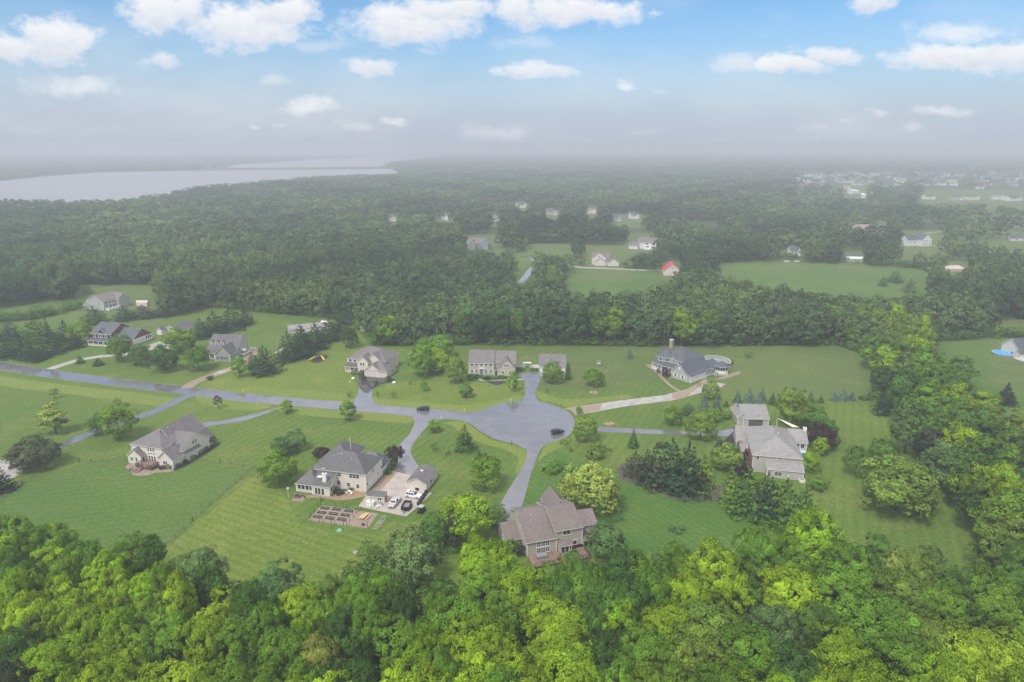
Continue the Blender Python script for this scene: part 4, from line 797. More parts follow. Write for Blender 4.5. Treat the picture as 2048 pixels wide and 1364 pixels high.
h.block(-6, 0, 0, 9.2, 2.6, 4.2, 'gy', ov=.3); h.win('E', 0, 3.2, .9, 2.0, 1.2); h.door('S', 0, -3.4, .1, 1.2, 1.0, BLACKM, "hatch", 1); h.corner([(0, 0), (-6, 0), (0, 9.2)], 2.4); h.vents([(-2.5, 4, 4.1)]); MB().box(-3.4, -2.6, 4.4, 4.9, 4.1, 4.35, WHITE).build("ridge_vent", h.lastr)
h = House("garden_shed", (768.9, 1006.9), -7, "low cream shed with grey roof and red and white double doors on the patio", SD_CREAM, SH_GREY, "shed")
h.block(-4.7, 0, 0, 2.8, 2.2, 3.1, 'gx', ov=.25)
for yy in (.25, 1.45): h.door('E', 0, yy, .05, 1.05, 1.9, M("red_paint", (.35, .05, .04), .5, .1, 2), "shed_door", 3)
h.win('S', 0, -1.9, .9, 1.1, .7, 2, 1)
# --- cream house on the left with hip roofs
h = House("cream_house", (346.7, 937.26), -17, "cream hip-roofed house with six tall rear windows and brown deck, inside the wire fence", SD_CREAM, SH_PURP)
h.block(-16.6, -4.6, 1.2, 14, 6.0, 9.3, 'hip'); h.block(-14.5, -5, 7, 20, 5.6, 9.6, 'gy'); h.block(-12, 0, 4.6, 16.2, 4.3, 7.8, 'gx'); h.block(-5.3, .04, 0, 7.5, 3.3, 5.6, 'gy'); h.block(-16.4, -11.4, -.8, 4, 3.2, 5.2, 'gy')
h.block(-4.9, -1.2, 14, 19, 3.1, 5.5, 'gy')
h.block(0, .6, 5.2, 11.5, 2.9, 3.5, 'sl', z0=0)
for u in (-10.3, -9.3, -8.3): h.win('S', 1.2, u, 4.1, .62, 1.35, 1, 2); h.win('S', 1.2, u, .9, .7, 1.6, 1, 2); h.win('S', 1.2, u, 3.1, .6, .45, 1, 1)
h.win('S', 0, -3.6, 1.0, 1.5, 1.2); h.win('E', 0, 9.0, 4.3, .7, 1.2, 1, 2); h.win('E', 0, 10.2, 4.3, .7, 1.2, 1, 2); h.win('S', -.8, -15.6, 1.0, 1.1, 1.3); h.win('S', -.8, -13.6, 1.0, .7, 1.4, 1, 2); h.win('E', -11.4, -.4, .9, .9, 1.6, 1, 2, name="glass_door")
h.corner([(0.04, 0), (-5.3, 0), (-16.6, 1.2), (-16.4, -.8), (-11.4, -.8), (0, 16.2)], [3.1, 3.1, 5.8, 3.0, 3.0, 4.1]); h.vents([(-14, 5, 7.3), (-2.6, 3.5, 5.5), (-9, 9, 9)])
dk = MB(); dk.box(-11.3, -5.4, -3.2, 1.15, .2, .9, WDARK, WDECK); dk.box(-12.5, -8.5, -4.8, -3.2, 0, .5, WDARK, WDECK); h.mesh(dk, "deck"); h.rail([(-11.3, -.9), (-11.3, -3.2), (-8.5, -3.2)], .9, mt=WDARK); h.rail([(-7, -3.2), (-5.4, -3.2), (-5.4, -.1)], .9, mt=WDARK)
st = MB()
for i in range(4): st.box(-10.6 - .1 * i, -8.2, -5.0 - .32 * i, -4.7 - .32 * i, 0, .42 - .1 * i, WDECK)
h.mesh(st, "steps")
kc = h
# --- taupe house at the front centre
h = House("taupe_house", (1054.35, 1114.4), 17, "taupe house with brown shingle roofs, six-pane rear window wall and reddish timber deck", SD_TAUPE, SH_BROWN)
h.block(0, 7.6, 0, 14, 4.3, 8.3, 'gx', ry=8.6, eb=5.8); h.block(7.62, 14.5, .2, 14.4, 6.0, 8.55, 'gx', ry=7.4, eb=6.2); h.vents([(3, 6.5, 7.4)])
h.block(-3.8, -.02, 5, 13, 2.6, 4.7, 'gx', ry=9.8); h.block(14.52, 19, 2, 9, 5.3, 7.3, 'gx'); h.block(14.6, 18.4, -.4, 1.98, 2.5, 3.3, 'sf', nowall=True); h.post([(14.8, -.2), (18.2, -.2)], 0, 2.5)
h.block(10, 14.6, 10, 17.5, 5.8, 8.6, 'gy')
h.block(8.1, 11.2, -1.3, .18, 2.5, 3.3, 'sf'); h.win('S', -1.3, 8.4, .35, 2.0, 1.95, 2, 1, name="glass_door"); h.win('S', -1.3, 10.6, .8, .4, 1.3, 1, 1)
for u in (2.5, 3.65, 4.8):
    h.win('S', 0, u, .7, .95, 1.25, 2, 2, fw=.14); h.win('S', 0, u, 2.35, .95, 1.25, 2, 2, fw=.14)
h.win('S', .2, 9.4, 4.3, 1.9, 1.15, 2, 1, fw=.15); h.win('S', .2, 12.1, 1.2, 1.0, 1.1, 1, 1, fw=.15); h.door('S', 5, -2.6, .1, .95, 2.05, M("rust_door", (.36, .08, .05), .5, .1, 2), "door", 2); h.win('W', -3.8, 7.5, 1.0, .9, 1.1, 1, 1)
h.corner([(0, 0), (7.6, -.0), (14.5, .2), (-3.8, 5), (19, 2)], [4.1, 4.1, 5.8, 2.4, 5.1]); 
dk = MB(); dk.box(0, 14.6, -5.2, -.02, .15, .45, WDARK, WDECK); h.mesh(dk, "deck"); h.rail([(.2, -5.1), (7.0, -5.1)], .45, mt=WDARK, step=.3); h.rail([(8.6, -5.1), (14.5, -5.1), (14.5, -.4)], .45, mt=WDARK, step=.3)
st = MB()
for i in range(8): st.box(7.1, 8.5, -5.2 - .3 * i, -4.9 - .3 * i, -.1, .42 - .05 * i, WDECK)
h.mesh(st, "steps"); taupe = h
# --- grey house on the right with its garage
h = House("grey_house", (1602.02, 953.45), -12, "large light grey house with tall pyramid hip roof and low bump-out, behind the bushy evergreens", SD_GREIGE, SH_LIGHT)
h.block(-14.3, -.2, .5, 22.5, 6.0, 9.9, 'hip'); h.vents([(-6.4, 9.5, 9.4), (-5.9, 10.4, 9.3)]); h.block(-10.4, .02, -2.6, .48, 3.0, 4.5, 'sf'); h.block(-1, 4.0, 15, 25.5, 5.0, 7.4, 'gx'); h.chimney(4.0, 20.3, 3, 7.9, .9, 1.3, WHITE)
h.block(-17.3, -8, 17, 28, 3.0, 6.2, 'gx'); h.block(-16.4, -12.5, 9.5, 15, 3.1, 5.0, 'hip'); MB().box(-14.55, -14.31, .8, 12, 0, 5.6, BRICK).build("brick_facing", h.o)
h.win('S', -2.6, -8.2, .9, 2.1, 1.2, 2, 2, fw=.14); h.win('S', .5, -6.9, 4.9, .9, .5, 1, 1); h.win('S', .5, -13.3, 4.3, .7, 1.0, 1, 1); h.win('S', 15, .6, 3.0, 1.1, 1.3, 1, 1); h.win('S', 15, 2.2, 3.0, 1.1, 1.3, 1, 1)
h.corner([(-14.3, .5), (-.2, .5), (-10.4, -2.6), (.02, -2.6), (4, 15), (-17.3, 17)], [5.8, 5.8, 2.8, 2.8, 4.8, 2.8]); bx = MB(); bx.box(-1.2, .4, -4.2, -2.75, 0, .9, WHITE); bx.box(-1.05, .25, -4.05, -2.9, .9, .98, GREYB); h.mesh(bx, "window_well_cover")
MB().box(.5, 3.6, 12.4, 14.9, 2.3, 2.42, M("pale_blue_awning", (.5, .6, .72), .5, .1, 1)).build("awning", h.o); h.post([(.6, 12.5), (3.5, 12.5)], 0, 2.3, .06)
MB().box(-4.4, -4.0, -2.68, -2.6, .7, 1.3, WHITE).build("meter_box", h.o); greyh = h
sl = MB(); x, y = P(1634, 893); 
h = House("grey_garage", (1536.27, 852.45), -3, "light grey gabled garage with an open dark bay, behind the pyramid-roofed grey house", SD_GREIGE, SH_LIGHT, "garage")
h.block(-9, 0, 0, 12, 3.0, 6.1, 'gx', ov=.35); h.block(-10.7, -9.02, .8, 11, 2.8, 4.3, 'sr'); h.door('S', 0, -7.2, 0, 5.2, 2.5, M("painted_bay_shade", (.05, .042, .036), .8, .2, 2), "garage_door", 5); h.corner([(0, 0), (-9, 0), (-10.7, .8)], 2.8)  # open bay drawn as a dark panel, its inner shade put in the colour
# --- colonial with detached garage
h = House("colonial_house", (938.6, 749.1), -3, "tan colonial house with white shuttered windows in two rows and a front gable wing", SD_TAN, SH_PURP)
h.block(0, 10.8, 0, 11, 5.7, 9.9, 'gx'); h.block(10.82, 20.2, 1.2, 10.6, 5.7, 9.6, 'gx'); h.block(13.0, 20.0, -1.1, 4, 4.1, 8.0, 'gy')
for i, u in enumerate((.9, 2.9, 5.0, 7.1, 9.1)): h.win('S', 0, u - .1, 3.9, 1.0, 1.35, 2, 2, shut=M("white_shutter", (.6, .58, .55), .6, .05, 2), fw=.14)
for i, u in enumerate((.9, 2.9, 7.1, 9.1)): h.win('S', 0, u - .1, .9, 1.0, 1.5, 2, 2, shut=MATS["white_shutter"], fw=.14)
h.door('S', 0, 4.85, .3, 1.2, 2.2, M("slate_door", (.12, .13, .18), .5, .1, 2), "front_door", 3); pt = MB(); pt.box(4.3, 4.5, -.5, -.05, 0, 2.9, WHITE); pt.box(6.4, 6.6, -.5, -.05, 0, 2.9, WHITE); pt.box(4.2, 6.7, -.6, -.05, 2.9, 3.2, WHITE); h.mesh(pt, "portico")
h.win('S', -1.1, 15.5, 4.3, 2.0, 1.1, 3, 2, fw=.18); h.win('S', -1.1, 14.4, .9, 1.0, 1.4, 2, 2, fw=.18); h.win('S', -1.1, 17.6, .9, 1.0, 1.4, 2, 2, fw=.18); h.corner([(0, 0), (10.8, 0), (13, -1.1), (20, -1.1)], [5.5, 5.5, 3.9, 3.9]); h.post([(11.2, -.9), (12.6, -.9)], 0, 2.6, .1)
h.block(10.9, 12.9, -1.1, 1.18, 2.6, 3.1, 'sf', nowall=True)
h = House("dormer_garage", (1079.38, 744.4), -3, "detached garage with two white dormers behind the round tree by the driveway", SD_WHITE, SH_PURP, "garage")
h.block(0, 11.3, 0, 11, 3.1, 7.0, 'gx')
for u in (3.3, 7.9): h.dormer(u, 1.9, 4.2, 1.3, 1.1, 2.4)
for u in (1.0, 4.4, 7.9): h.door('S', 0, u, 0, 2.6, 2.3, DOORW, "garage_door")
h.corner([(0, 0), (11.3, 0)], 2.9)
# --- hip-roofed house with the black forecourt
h = House("beige_house", (730.43, 752.36), -15, "pale beige two-storey house with three-bay garage facing the wet black forecourt", SD_PINK, SH_PURP)
h.block(-11, 7.5, 5.4, 19, 6.0, 9.9, 'hip'); h.block(0, 10.3, 0, 9.5, 3.2, 6.4, 'hip'); h.block(0, 7.2, -.15, 4.5, 3.2, 5.9, 'gy'); h.block(-4.5, .4, 2.3, 8, 6.1, 8.4, 'gy'); h.block(-1.6, 5.2, 4.9, 11, 6.3, 9.0, 'gy')
h.block(-11.2, -4.52, 2.8, 5.38, 2.9, 3.9, 'sf', nowall=True, roof=SH_GREY); h.post([(-11, 3), (-8.9, 3), (-6.8, 3), (-4.9, 3)], .3, 2.8, .1); MB().box(-11.2, -4.6, 2.7, 5.35, 0, .3, CONC).build("porch_floor", h.o); h.rail([(-11, 2.9), (-6.9, 2.9)], .3, .8)
h.door('S', -.15, .9, 0, 4.6, 2.3, DOORT, "garage_door"); h.door('S', 0, 7.5, 0, 2.5, 2.3, DOORT, "garage_door"); h.win('S', 2.3, -3.3, 4.0, .85, 1.3, 1, 2); h.win('S', 2.3, -2.1, 4.0, .85, 1.3, 1, 2); h.win('S', 2.3, -3.3, .9, .85, 1.3, 1, 2); h.win('S', 2.3, -2.1, .9, .85, 1.3, 1, 2)
h.win('S', 5.4, -10.2, 4.2, 1.1, 1.2, 1, 1); h.win('S', 5.4, -8.0, 4.2, 1.1, 1.2, 1, 1); h.win('S', 5.4, -5.6, 4.2, .7, 1.0, 1, 1); h.win('S', 5.4, -9.6, .6, 1.0, 1.7, 1, 2); h.win('S', 5.4, -7.2, .6, 1.0, 1.7, 1, 2); h.door('S', 5.4, -5.7, .3, .95, 2.0, MATS["rust_door"], "front_door", 2)
h.win('E', 10.3, 5.5, .9, .9, 1.2, 1, 2); h.corner([(0, -.15), (10.3, 0), (-4.5, 2.3), (-11, 5.4), (10.3, 9.5)], [3, 3, 5.8, 5.8, 3])
# --- victorian with porch, gazebo and pool
h = House("victorian_house", (1379.9, 766.35), -50, "grey victorian house with turreted charcoal roof, wrap-around white porch and brick chimney", SD_GREY, SH_DARK)
h.block(-23, -8.5, 7, 22, 6.0, 9.8, 'hip'); h.chimney(-21.5, 14.5, 8, 11.9, 1.3, 1.3, mat_siding("pinkish_brick", (.40, .30, .27)))
def octo(cx, cy, r, n=8, a0=math.pi / 8): return [(cx + r * math.cos(a0 + 2 * math.pi * i / n), cy + r * math.sin(a0 + 2 * math.pi * i / n)) for i in range(n)]
tw = MB(); oc = octo(-20.2, 9.6, 4.3); ro = octo(-20.2, 9.6, 4.9); tr_ = MB()
for i in range(8):
    a_, b_ = oc[i], oc[(i + 1) % 8]; tw.face([(*a_, 0), (*b_, 0), (*b_, 6.0), (*a_, 6.0)], SD_GREY); tr_.face([(*ro[i], 5.85), (*ro[(i + 1) % 8], 5.85), (-20.2, 9.6, 9.6)], SH_DARK); tr_.face([(*ro[i], 5.85), (*ro[(i + 1) % 8], 5.85), (*ro[(i + 1) % 8], 5.65), (*ro[i], 5.65)][::-1], WHITE); tr_.face([(*oc[i], 5.7), (*oc[(i + 1) % 8], 5.7), (*ro[(i + 1) % 8], 5.66), (*ro[i], 5.66)], WHITE)
h.mesh(tw, "turret_wall"); h.mesh(tr_, "turret_roof")
for k in (3, 4, 5, 6):                                          # upper windows round the turret
    a_, b_ = Vector(oc[k]), Vector(oc[(k + 1) % 8]); c_ = (a_ + b_) / 2; nrm = Vector((c_.x + 20.2, c_.y - 9.6)).normalized(); u_2 = (b_ - a_).normalized(); m = MB(); g = MB()
    def pt_(s_, q, z): v = c_ + u_2 * s_ + nrm * q; return (v.x, v.y, z)
    m.face([pt_(-.65, .05, 4.1), pt_(.65, .05, 4.1), pt_(.65, .05, 5.6), pt_(-.65, .05, 5.6)], WHITE); g.face([pt_(-.48, .08, 4.25), pt_(.48, .08, 4.25), pt_(.48, .08, 5.45), pt_(-.48, .08, 5.45)], GLASS); o = h.mesh(m, "window"); g.build("pane", o)
h.block(-10, -1.6, 0, 16.5, 3.3, 7.3, 'gy'); h.block(-1.58, .0, .2, 11.2, 2.8, 3.6, 'sl'); h.dormer(-14.2, 6.9, 4.5, 2.2, 1.6, 3.0, wall=SD_GREY); h.block(-9, -1.2, 16.4, 23, 2.9, 5.2, 'gy')
for u in (.5, 5.9): h.door('E', 0, u, 0, 4.6, 2.2, DOORW, "garage_door", 3)
h.win('S', 0, -8.2, 1.0, 1.0, 1.5, 1, 2, shut=WHITE); h.win('S', 0, -4.4, 1.0, 1.0, 1.5, 1, 2, shut=WHITE); m = MB(); m.cyl(0, 0, -.06, .06, .45, .45, WHITE, 8); q = h.mesh(m, "gable_medallion"); q.location = (-5.8, -.05, 5.3); q.rotation_euler = (R(90), 0, 0)
h.win('S', 7, -11.5, 4.3, 1.0, 1.2, 1, 2); h.win('S', 7, -12.9, 1.0, 1.0, 1.6, 1, 2); h.door('S', 7, -15.5, .4, 1.1, 2.1, MATS["slate_door"], "front_door", 2); h.corner([(0, .2), (-10, 0), (-1.6, 0), (0, 11.2)], [2.7, 3.1, 3.1, 2.7])
po = [(-26.2, 13.0), (-26.3, 7.5), (-24.0, 4.4), (-20.5, 3.2), (-10.1, 3.2)]; pi_ = [(-24.4, 12.0), (-24.2, 8.0), (-22.2, 6.2), (-19.6, 5.9), (-10.1, 6.9)]; pr = MB(); pf = MB()
for i in range(4):
    pr.slab([(*po[i], 2.9), (*po[i + 1], 2.9), (*pi_[i + 1], 4.0), (*pi_[i], 4.0)][::-1] if False else [(*pi_[i], 4.0), (*po[i], 2.9), (*po[i + 1], 2.9), (*pi_[i + 1], 4.0)], .18, SH_DARK, WHITE); pf.slab([(*pi_[i], .5), (*po[i], .5), (*po[i + 1], .5), (*pi_[i + 1], .5)], .5, GREYB, WHITE)
h.mesh(pr, "porch_roof"); h.mesh(pf, "porch_floor")
h.post([(-26, 12.6), (-26, 10), (-26, 7.6), (-24.9, 5.9), (-23.8, 4.6), (-22, 4.0), (-20.2, 3.4), (-18, 3.4), (-14, 3.4), (-12, 3.4), (-10.4, 3.4)], .5, 2.75, .12); h.rail([(-26.1, 12.6), (-26.1, 7.6), (-23.9, 4.6), (-20.4, 3.35), (-17.6, 3.35)], .5, .9); h.rail([(-14.4, 3.35), (-10.2, 3.35)], .5, .9)
st = MB()
for i in range(3): st.box(-17.5, -14.6, 2.2 - .35 * i + .7, 3.2 - .35 * i + .3, 0, .45 - .15 * i, GREYB)
h.mesh(st, "steps"); vic = h
def radial(house, name, cx, cy, label, cat, n=8):
    x, y = house.at(cx, cy); return tag(empty(name, (x, y, 0), house.o.rotation_euler.z), label, cat)
g = radial(h, "gazebo", 0.2, 22.6, "white screened gazebo with charcoal roof and dark tall openings beside the round pool", "gazebo"); oc = octo(0, 0, 3.0); ro = octo(0, 0, 3.5); b = MB(); r_ = MB(); gl = MB()
for i in range(8):
    a_, c_ = oc[i], oc[(i + 1) % 8]; b.face([(*a_, 0), (*c_, 0), (*c_, 1.5), (*a_, 1.5)], WHITE); b.bar((*a_, 1.4), (*a_, 3.5), .1, WHITE, 4); b.face([(*a_, 3.15), (*c_, 3.15), (*c_, 3.5), (*a_, 3.5)], WHITE); mx_, my_ = (a_[0] + c_[0]) / 2, (a_[1] + c_[1]) / 2; b.bar((mx_, my_, 1.4), (mx_, my_, 3.5), .06, WHITE, 4)
    i2 = [(p[0] * .97, p[1] * .97) for p in (a_, c_)]; gl.face([(*i2[0], 1.4), (*i2[1], 1.4), (*i2[1], 3.2), (*i2[0], 3.2)], GLASS); r_.face([(*ro[i], 3.45), (*ro[(i + 1) % 8], 3.45), (0, 0, 5.4)], SH_DARK)
    r_.face([(*ro[i], 3.3), (*ro[(i + 1) % 8], 3.3), (*ro[(i + 1) % 8], 3.45), (*ro[i], 3.45)], WHITE)
b.build("frame", g); gl.build("screen", g); r_.build("roof", g)
x, y = h.at(-8.6, 30.2); pl = tag(empty("swimming_pool", (x, y, 0), 0), "round above-ground pool of grey-blue water ringed by white deck rails, by the gazebo", "pool"); m = MB(); m.cyl(0, 0, 0, 1.25, 4.6, 4.6, WHITE, 24, False); m.build("pool_wall", pl)
POOLW = M("pool_water", (.16, .30, .34), .1, .1, .8); m = MB(); m.face([(4.58 * math.cos(i * math.pi / 12), 4.58 * math.sin(i * math.pi / 12), 1.15) for i in range(24)], POOLW); m.build("water", pl)
m = MB(); rp = [(7.4 * math.cos(i * math.pi / 6 - .3), 7.4 * math.sin(i * math.pi / 6 - .3)) for i in range(12)]; ip = [(4.62 * math.cos(i * math.pi / 6 - .3), 4.62 * math.sin(i * math.pi / 6 - .3)) for i in range(12)]
for i in range(9): m.slab([(*ip[i], 1.2), (*rp[i], 1.2), (*rp[i + 1], 1.2), (*ip[i + 1], 1.2)], .2, GREYB, WHITE); m.face([(*rp[i], 0), (*rp[i + 1], 0), (*rp[i + 1], 1.1), (*rp[i], 1.1)], WHITE)
m.build("pool_deck", pl); m = MB()
for i in range(9):
    a_, b_ = Vector((*rp[i], 1.2)), Vector((*rp[i + 1], 1.2)); m.bar(a_ + Vector((0, 0, 1)), b_ + Vector((0, 0, 1)), .06, WHITE, 4)
    for k in range(12): q = a_.lerp(b_, k / 12); m.box(q.x - .035, q.x + .035, q.y - .035, q.y + .035, 1.2, 2.2, WHITE)
m.build("railing", pl)
h.rail([(.2, 11.4), (1.0, 17), (3.2, 19.5), (4.4, 21)], .0, 1.1, step=.2); MB().box(.1, .9, 11.6, 19.3, 0, .9, mat_siding("slate_blue_siding", (.2, .22, .28))).build("deck_skirt", h.o)
# --- cape with three dormers
h = House("cape_house", (459.04, 723.82), -8, "grey cape house with three white dormers and a small front gable, beside the gravel drive", SD_GREIGE, SH_GREY)
h.block(-14.4, .4, 5.6, 17.5, 3.6, 9.6, 'gx', ry=13, eb=7.0); h.block(-6.9, .5, 0, 9, 3.9, 7.2, 'gy', wall=mat_siding("grey_blue_siding", (.30, .32, .32))); h.block(-14.6, -6.95, 3.2, 5.58, 3.0, 3.6, 'sf', nowall=True); h.post([(-14.3, 3.4), (-11.8, 3.4), (-9.3, 3.4)], .3, 2.9, .12); MB().box(-14.6, -7, 3.2, 5.5, 0, .3, CONC).build("porch_floor", h.o)
for u in (-13.2, -10.5, -7.8): h.dormer(u, 8.1, 5.3, 1.5, 1.5, 2.6)
for u in (-5.4, -2.6): h.win('S', 0, u, 1.0, 1.2, 1.5, 2, 2, shut=BLACKM)
MB().box(.42, .5, 0.02, 17.4, 0, .2, WHITE).build("base_trim", h.o)
h.win('S', 5.6, -12.8, .8, 1, 1.4); h.win('E', .5, 12, 4.9, .8, 1, 1, 1); h.win('E', .4, 16.2, 2.0, .9, 1.3, 1, 1); h.corner([(.5, 0), (-6.9, 0), (.4, 17.5)], [3.6, 3.6, 6.8]); aw = MB(); aw.slab([(.45, 9.8, 3.3), (2.2, 9.8, 2.6), (2.2, 12.6, 2.6), (.45, 12.6, 3.3)], .08, WHITE, WHITE); h.mesh(aw, "awning")
dk = MB(); dk.box(.5, 2.6, 9, 15, 0, .7, GREYB); h.mesh(dk, "deck"); h.rail([(2.6, 9), (2.6, 15)], .7, .9); h.rail([(.6, 9), (2.6, 9)], .7, .9)
# --- dark house with red-brown gables
h = House("dark_house", (224.27, 690.6), -12, "black-fronted house with white porch posts and red-brown gable ends above white garage doors", SD_RED, SH_DARK)
h.block(-11.6, 0, 0, 14.2, 5.9, 9.9, 'gx', ry=8); h.block(.02, 11, 1.6, 15.6, 3.1, 7.5, 'gx'); MB().box(-11.7, 0.05, -.1, -.01, 0, 5.6, SD_BLACK).build("dark_cladding", h.o); h.block(-11.8, .2, -2.6, -.12, 2.8, 3.6, 'sf', nowall=True)
h.post([(-11.6, -2.4), (-8.6, -2.4), (-5.6, -2.4), (-2.7, -2.4), (0, -2.4)], .3, 2.7, .16); h.rail([(-11.6, -2.4), (-6.6, -2.4)], .3, .8); h.rail([(-4.6, -2.4), (0, -2.4)], .3, .8); MB().box(-11.8, .2, -2.6, -.1, 0, .3, WHITE).build("porch_floor", h.o)
h.win('S', -.1, -6.9, 4.0, 1.9, 1.2, 2, 1, fw=.25); h.win('S', -.1, -9.8, 3.9, .9, 1.2, 1, 1, fw=.2); h.win('S', -.1, -3.2, 3.9, .9, 1.2, 1, 1, fw=.2); h.dormer(-6.0, .6, 5.6, 4.4, .5, 3.5, wall=SD_BLACK, wn=False); h.corner([(.05, -.1)], 5.7)
MB().box(11.02, 11.09, 1.7, 15.5, 0, 3.0, WHITE).build("white_cladding", h.o)
for u in (2.0, 6.0): h.door('E', 11.09, u, 0, 3.4, 2.4, DOORW, "garage_door")
for u in (10.6, 12.1, 13.6): h.win('E', 11.09, u, 1.2, 1.0, 1.4, 1, 1)
# --- grey house behind, cream garage, sheds
h = House("grey_house", (208.4, 621.4), -20, "grey house with broad gable and brown roof at the forest edge, farthest left", SD_GREY, SH_BROWN)
h.block(-13, 0, 0, 14, 6.0, 9.2, 'gy'); h.block(-16.5, -10, -.4, 8, 2.6, 6.0, 'gx'); h.block(-9, 2.2, 9, 17, 5.8, 8.8, 'gx')
for u in (1.5, 4.0, 6.5): h.win('E', 0, u, 1.0, 1.6, 2.0, 2, 1); h.win('E', 0, u, 4.0, 1.5, 1.2, 2, 1)
m = MB(); m.box(.05, 3.0, 1, 9, 0, 1.1, WHITE); h.mesh(m, "deck"); h.rail([(3, 1), (3, 9)], 1.1); h.rail([(0, 1), (3, 1)], 1.1); h.corner([(0, 0), (-13, 0)], 5.8); q = h.win('S', -.4, -13.8, 3.0, .9, .9, 1, 1); h.win('S', 0, -4, 3.5, 1.2, 1.2)
h = House("cream_garage", (332, 671), -18, "long low cream garage with grey roof behind the round trees", SD_CREAM, SH_GREY, "garage"); h.block(-3.5, 4.5, 3, 17, 3.0, 5.0, 'gy'); h.block(-6, -2.5, 0, 5, 2.9, 4.3, 'gy'); h.door('S', 0, -5.2, 0, 1.9, 2.0, DOORW, "garage_door")
def shed(px, ang, w_, d_, ez, rz, label, wall, roof, kind='gx', nm="garden_shed"):
    h = House(nm, px, ang, label, wall, roof, "shed"); h.block(0, w_, 0, d_, ez, rz, kind, ov=.2); h.door('S', 0, w_ * .3, .05, w_ * .3, ez * .75, DOORW, "shed_door", 2); return h
shed((273, 612), -3, 7, 3, 2.4, 3.4, "pale beige shed in front of the forest, beside the farthest-left grey house", SD_PINK, M("pale_roof", (.5, .47, .42), .6, .1, 1))
shed((720, 662), -25, 4, 4.5, 2.4, 3.6, "small pinkish shed with dark roof on the lawn edge below the forest", SD_PINK, SH_GREY, 'gy')
shed((578, 668), 22, 22, 6, 2.6, 4.2, "long low grey-roofed shed half hidden behind the dark pines", SD_GREIGE, SH_LIGHT)
t = tag(empty("white_dome", (*P(643, 655), 0)), "white dome-covered shelter behind the dark pine row", "shelter"); m = MB(); n = 10
for k in range(8):
    for i in range(n):
        a0, a1 = math.pi * i / n, math.pi * (i + 1) / n; y0, y1 = k * .8, (k + 1) * .8
        m.face([(3 * math.cos(a0), y0, 2.6 * math.sin(a0)), (3 * math.cos(a1), y0, 2.6 * math.sin(a1)), (3 * math.cos(a1), y1, 2.6 * math.sin(a1)), (3 * math.cos(a0), y1, 2.6 * math.sin(a0))], WHITE)
m.face([(3 * math.cos(math.pi * i / n), 0, 2.6 * math.sin(math.pi * i / n)) for i in range(n + 1)], WHITE); m.build("cover", t)
m = MB(); m.box(-.9, .9, -.04, -.01, 0, 1.9, GREYB); m.build("door", t)
# --- white house with pool at the right edge
h = House("blue_roofed_house", (2042, 722), 8, "house with blue-black roof at the right edge, beside the bright blue pool", SD_CREAM, SH_DARK); h.block(2, 15, 4, 14, 4.5, 8.5, 'gx'); h.block(1, 6, 2, 5, 2.8, 4.2, 'gx'); h.win('W', 2, 7, 1, 1.2, 1.3); h.win('S', 4, 8, 1, 1.2, 1.3)
m = MB(); m.box(-2.4, 6, -3.5, 1.9, 0, .9, GREYB, M("pale_boards", (.55, .50, .46), .6, .12, 2)); h.mesh(m, "deck"); h.rail([(-2.4, 1.9), (-2.4, -3.5), (6, -3.5)], .9)
pl = tag(empty("swimming_pool", (*P(2008, 710), 0)), "bright blue round above-ground pool near the right edge", "pool"); m = MB(); m.cyl(0, 0, 0, 1.2, 5.0, 5.0, GREYB, 28, False); m.build("pool_wall", pl); m = MB(); m.face([(4.98 * math.cos(i * math.pi / 14), 4.98 * math.sin(i * math.pi / 14), 1.08) for i in range(28)], M("blue_pool_water", (.06, .34, .72), .3, .15, .5, spec=.2)); m.build("water", pl)
m = MB()
for i in range(28):
    a0, a1 = i * math.pi / 14, (i + 1) * math.pi / 14; m.face([(4.9 * math.cos(a0), 4.9 * math.sin(a0), 1.22), (5.15 * math.cos(a0), 5.15 * math.sin(a0), 1.22), (5.15 * math.cos(a1), 5.15 * math.sin(a1), 1.22), (4.9 * math.cos(a1), 4.9 * math.sin(a1), 1.22)], WHITE)
m.build("rim", pl)
# --- houses beyond the belt
BLUEG = mat_siding("blue_grey_siding", (.24, .27, .31)); SH_BRN = mat_shingle("tan_brown_shingle", (.25, .19, .16), (.30, .24, .2))
h = House("blue_grey_house", (935, 497), -14, "blue-grey house with brown gabled roof across the wooded belt", BLUEG, SH_PURP); h.block(0, 18, 0, 12, 6, 10, 'gx'); h.block(2, 9, -3, 4, 5.5, 9, 'gy'); h.block(14, 22, -3, 8, 5.5, 9, 'gy'); h.win('S', -3, 4, 1, 1.6, 2); h.win('S', -3, 17, 4, 1.6, 1.4); h.win('S', 0, 10.5, 3.5, 1.6, 1.4)
h = House("tan_house", (1183, 530), -8, "tan house with steep gable, low double gables and pinkish garage doors, across the wooded belt", SD_CREAM, SH_PURP); h.block(0, 15, 6, 15, 6, 9.5, 'gx'); h.block(1, 12, 2, 10, 6, 10.5, 'gy'); h.block(3, 12, -3, 6, 3.2, 6.4, 'gy'); h.block(14, 23, -4, 6, 3.2, 6.2, 'gy'); h.block(11, 15, -1, 6, 3.2, 5, 'sf')
h.door('S', -3, 4.2, 0, 2.6, 2.3, DOORT, "garage_door"); h.door('S', -3, 8, 0, 2.6, 2.3, DOORT, "garage_door"); h.door('S', -4, 15.3, 0, 2.6, 2.3, DOORT, "garage_door"); h.door('S', -4, 19, 0, 2.6, 2.3, DOORT, "garage_door"); h.win('S', 2, 5.8, 6.6, 1.2, 1.2); h.rail([(0, -4), (14, -5.5)], 0, 1.0, step=1)
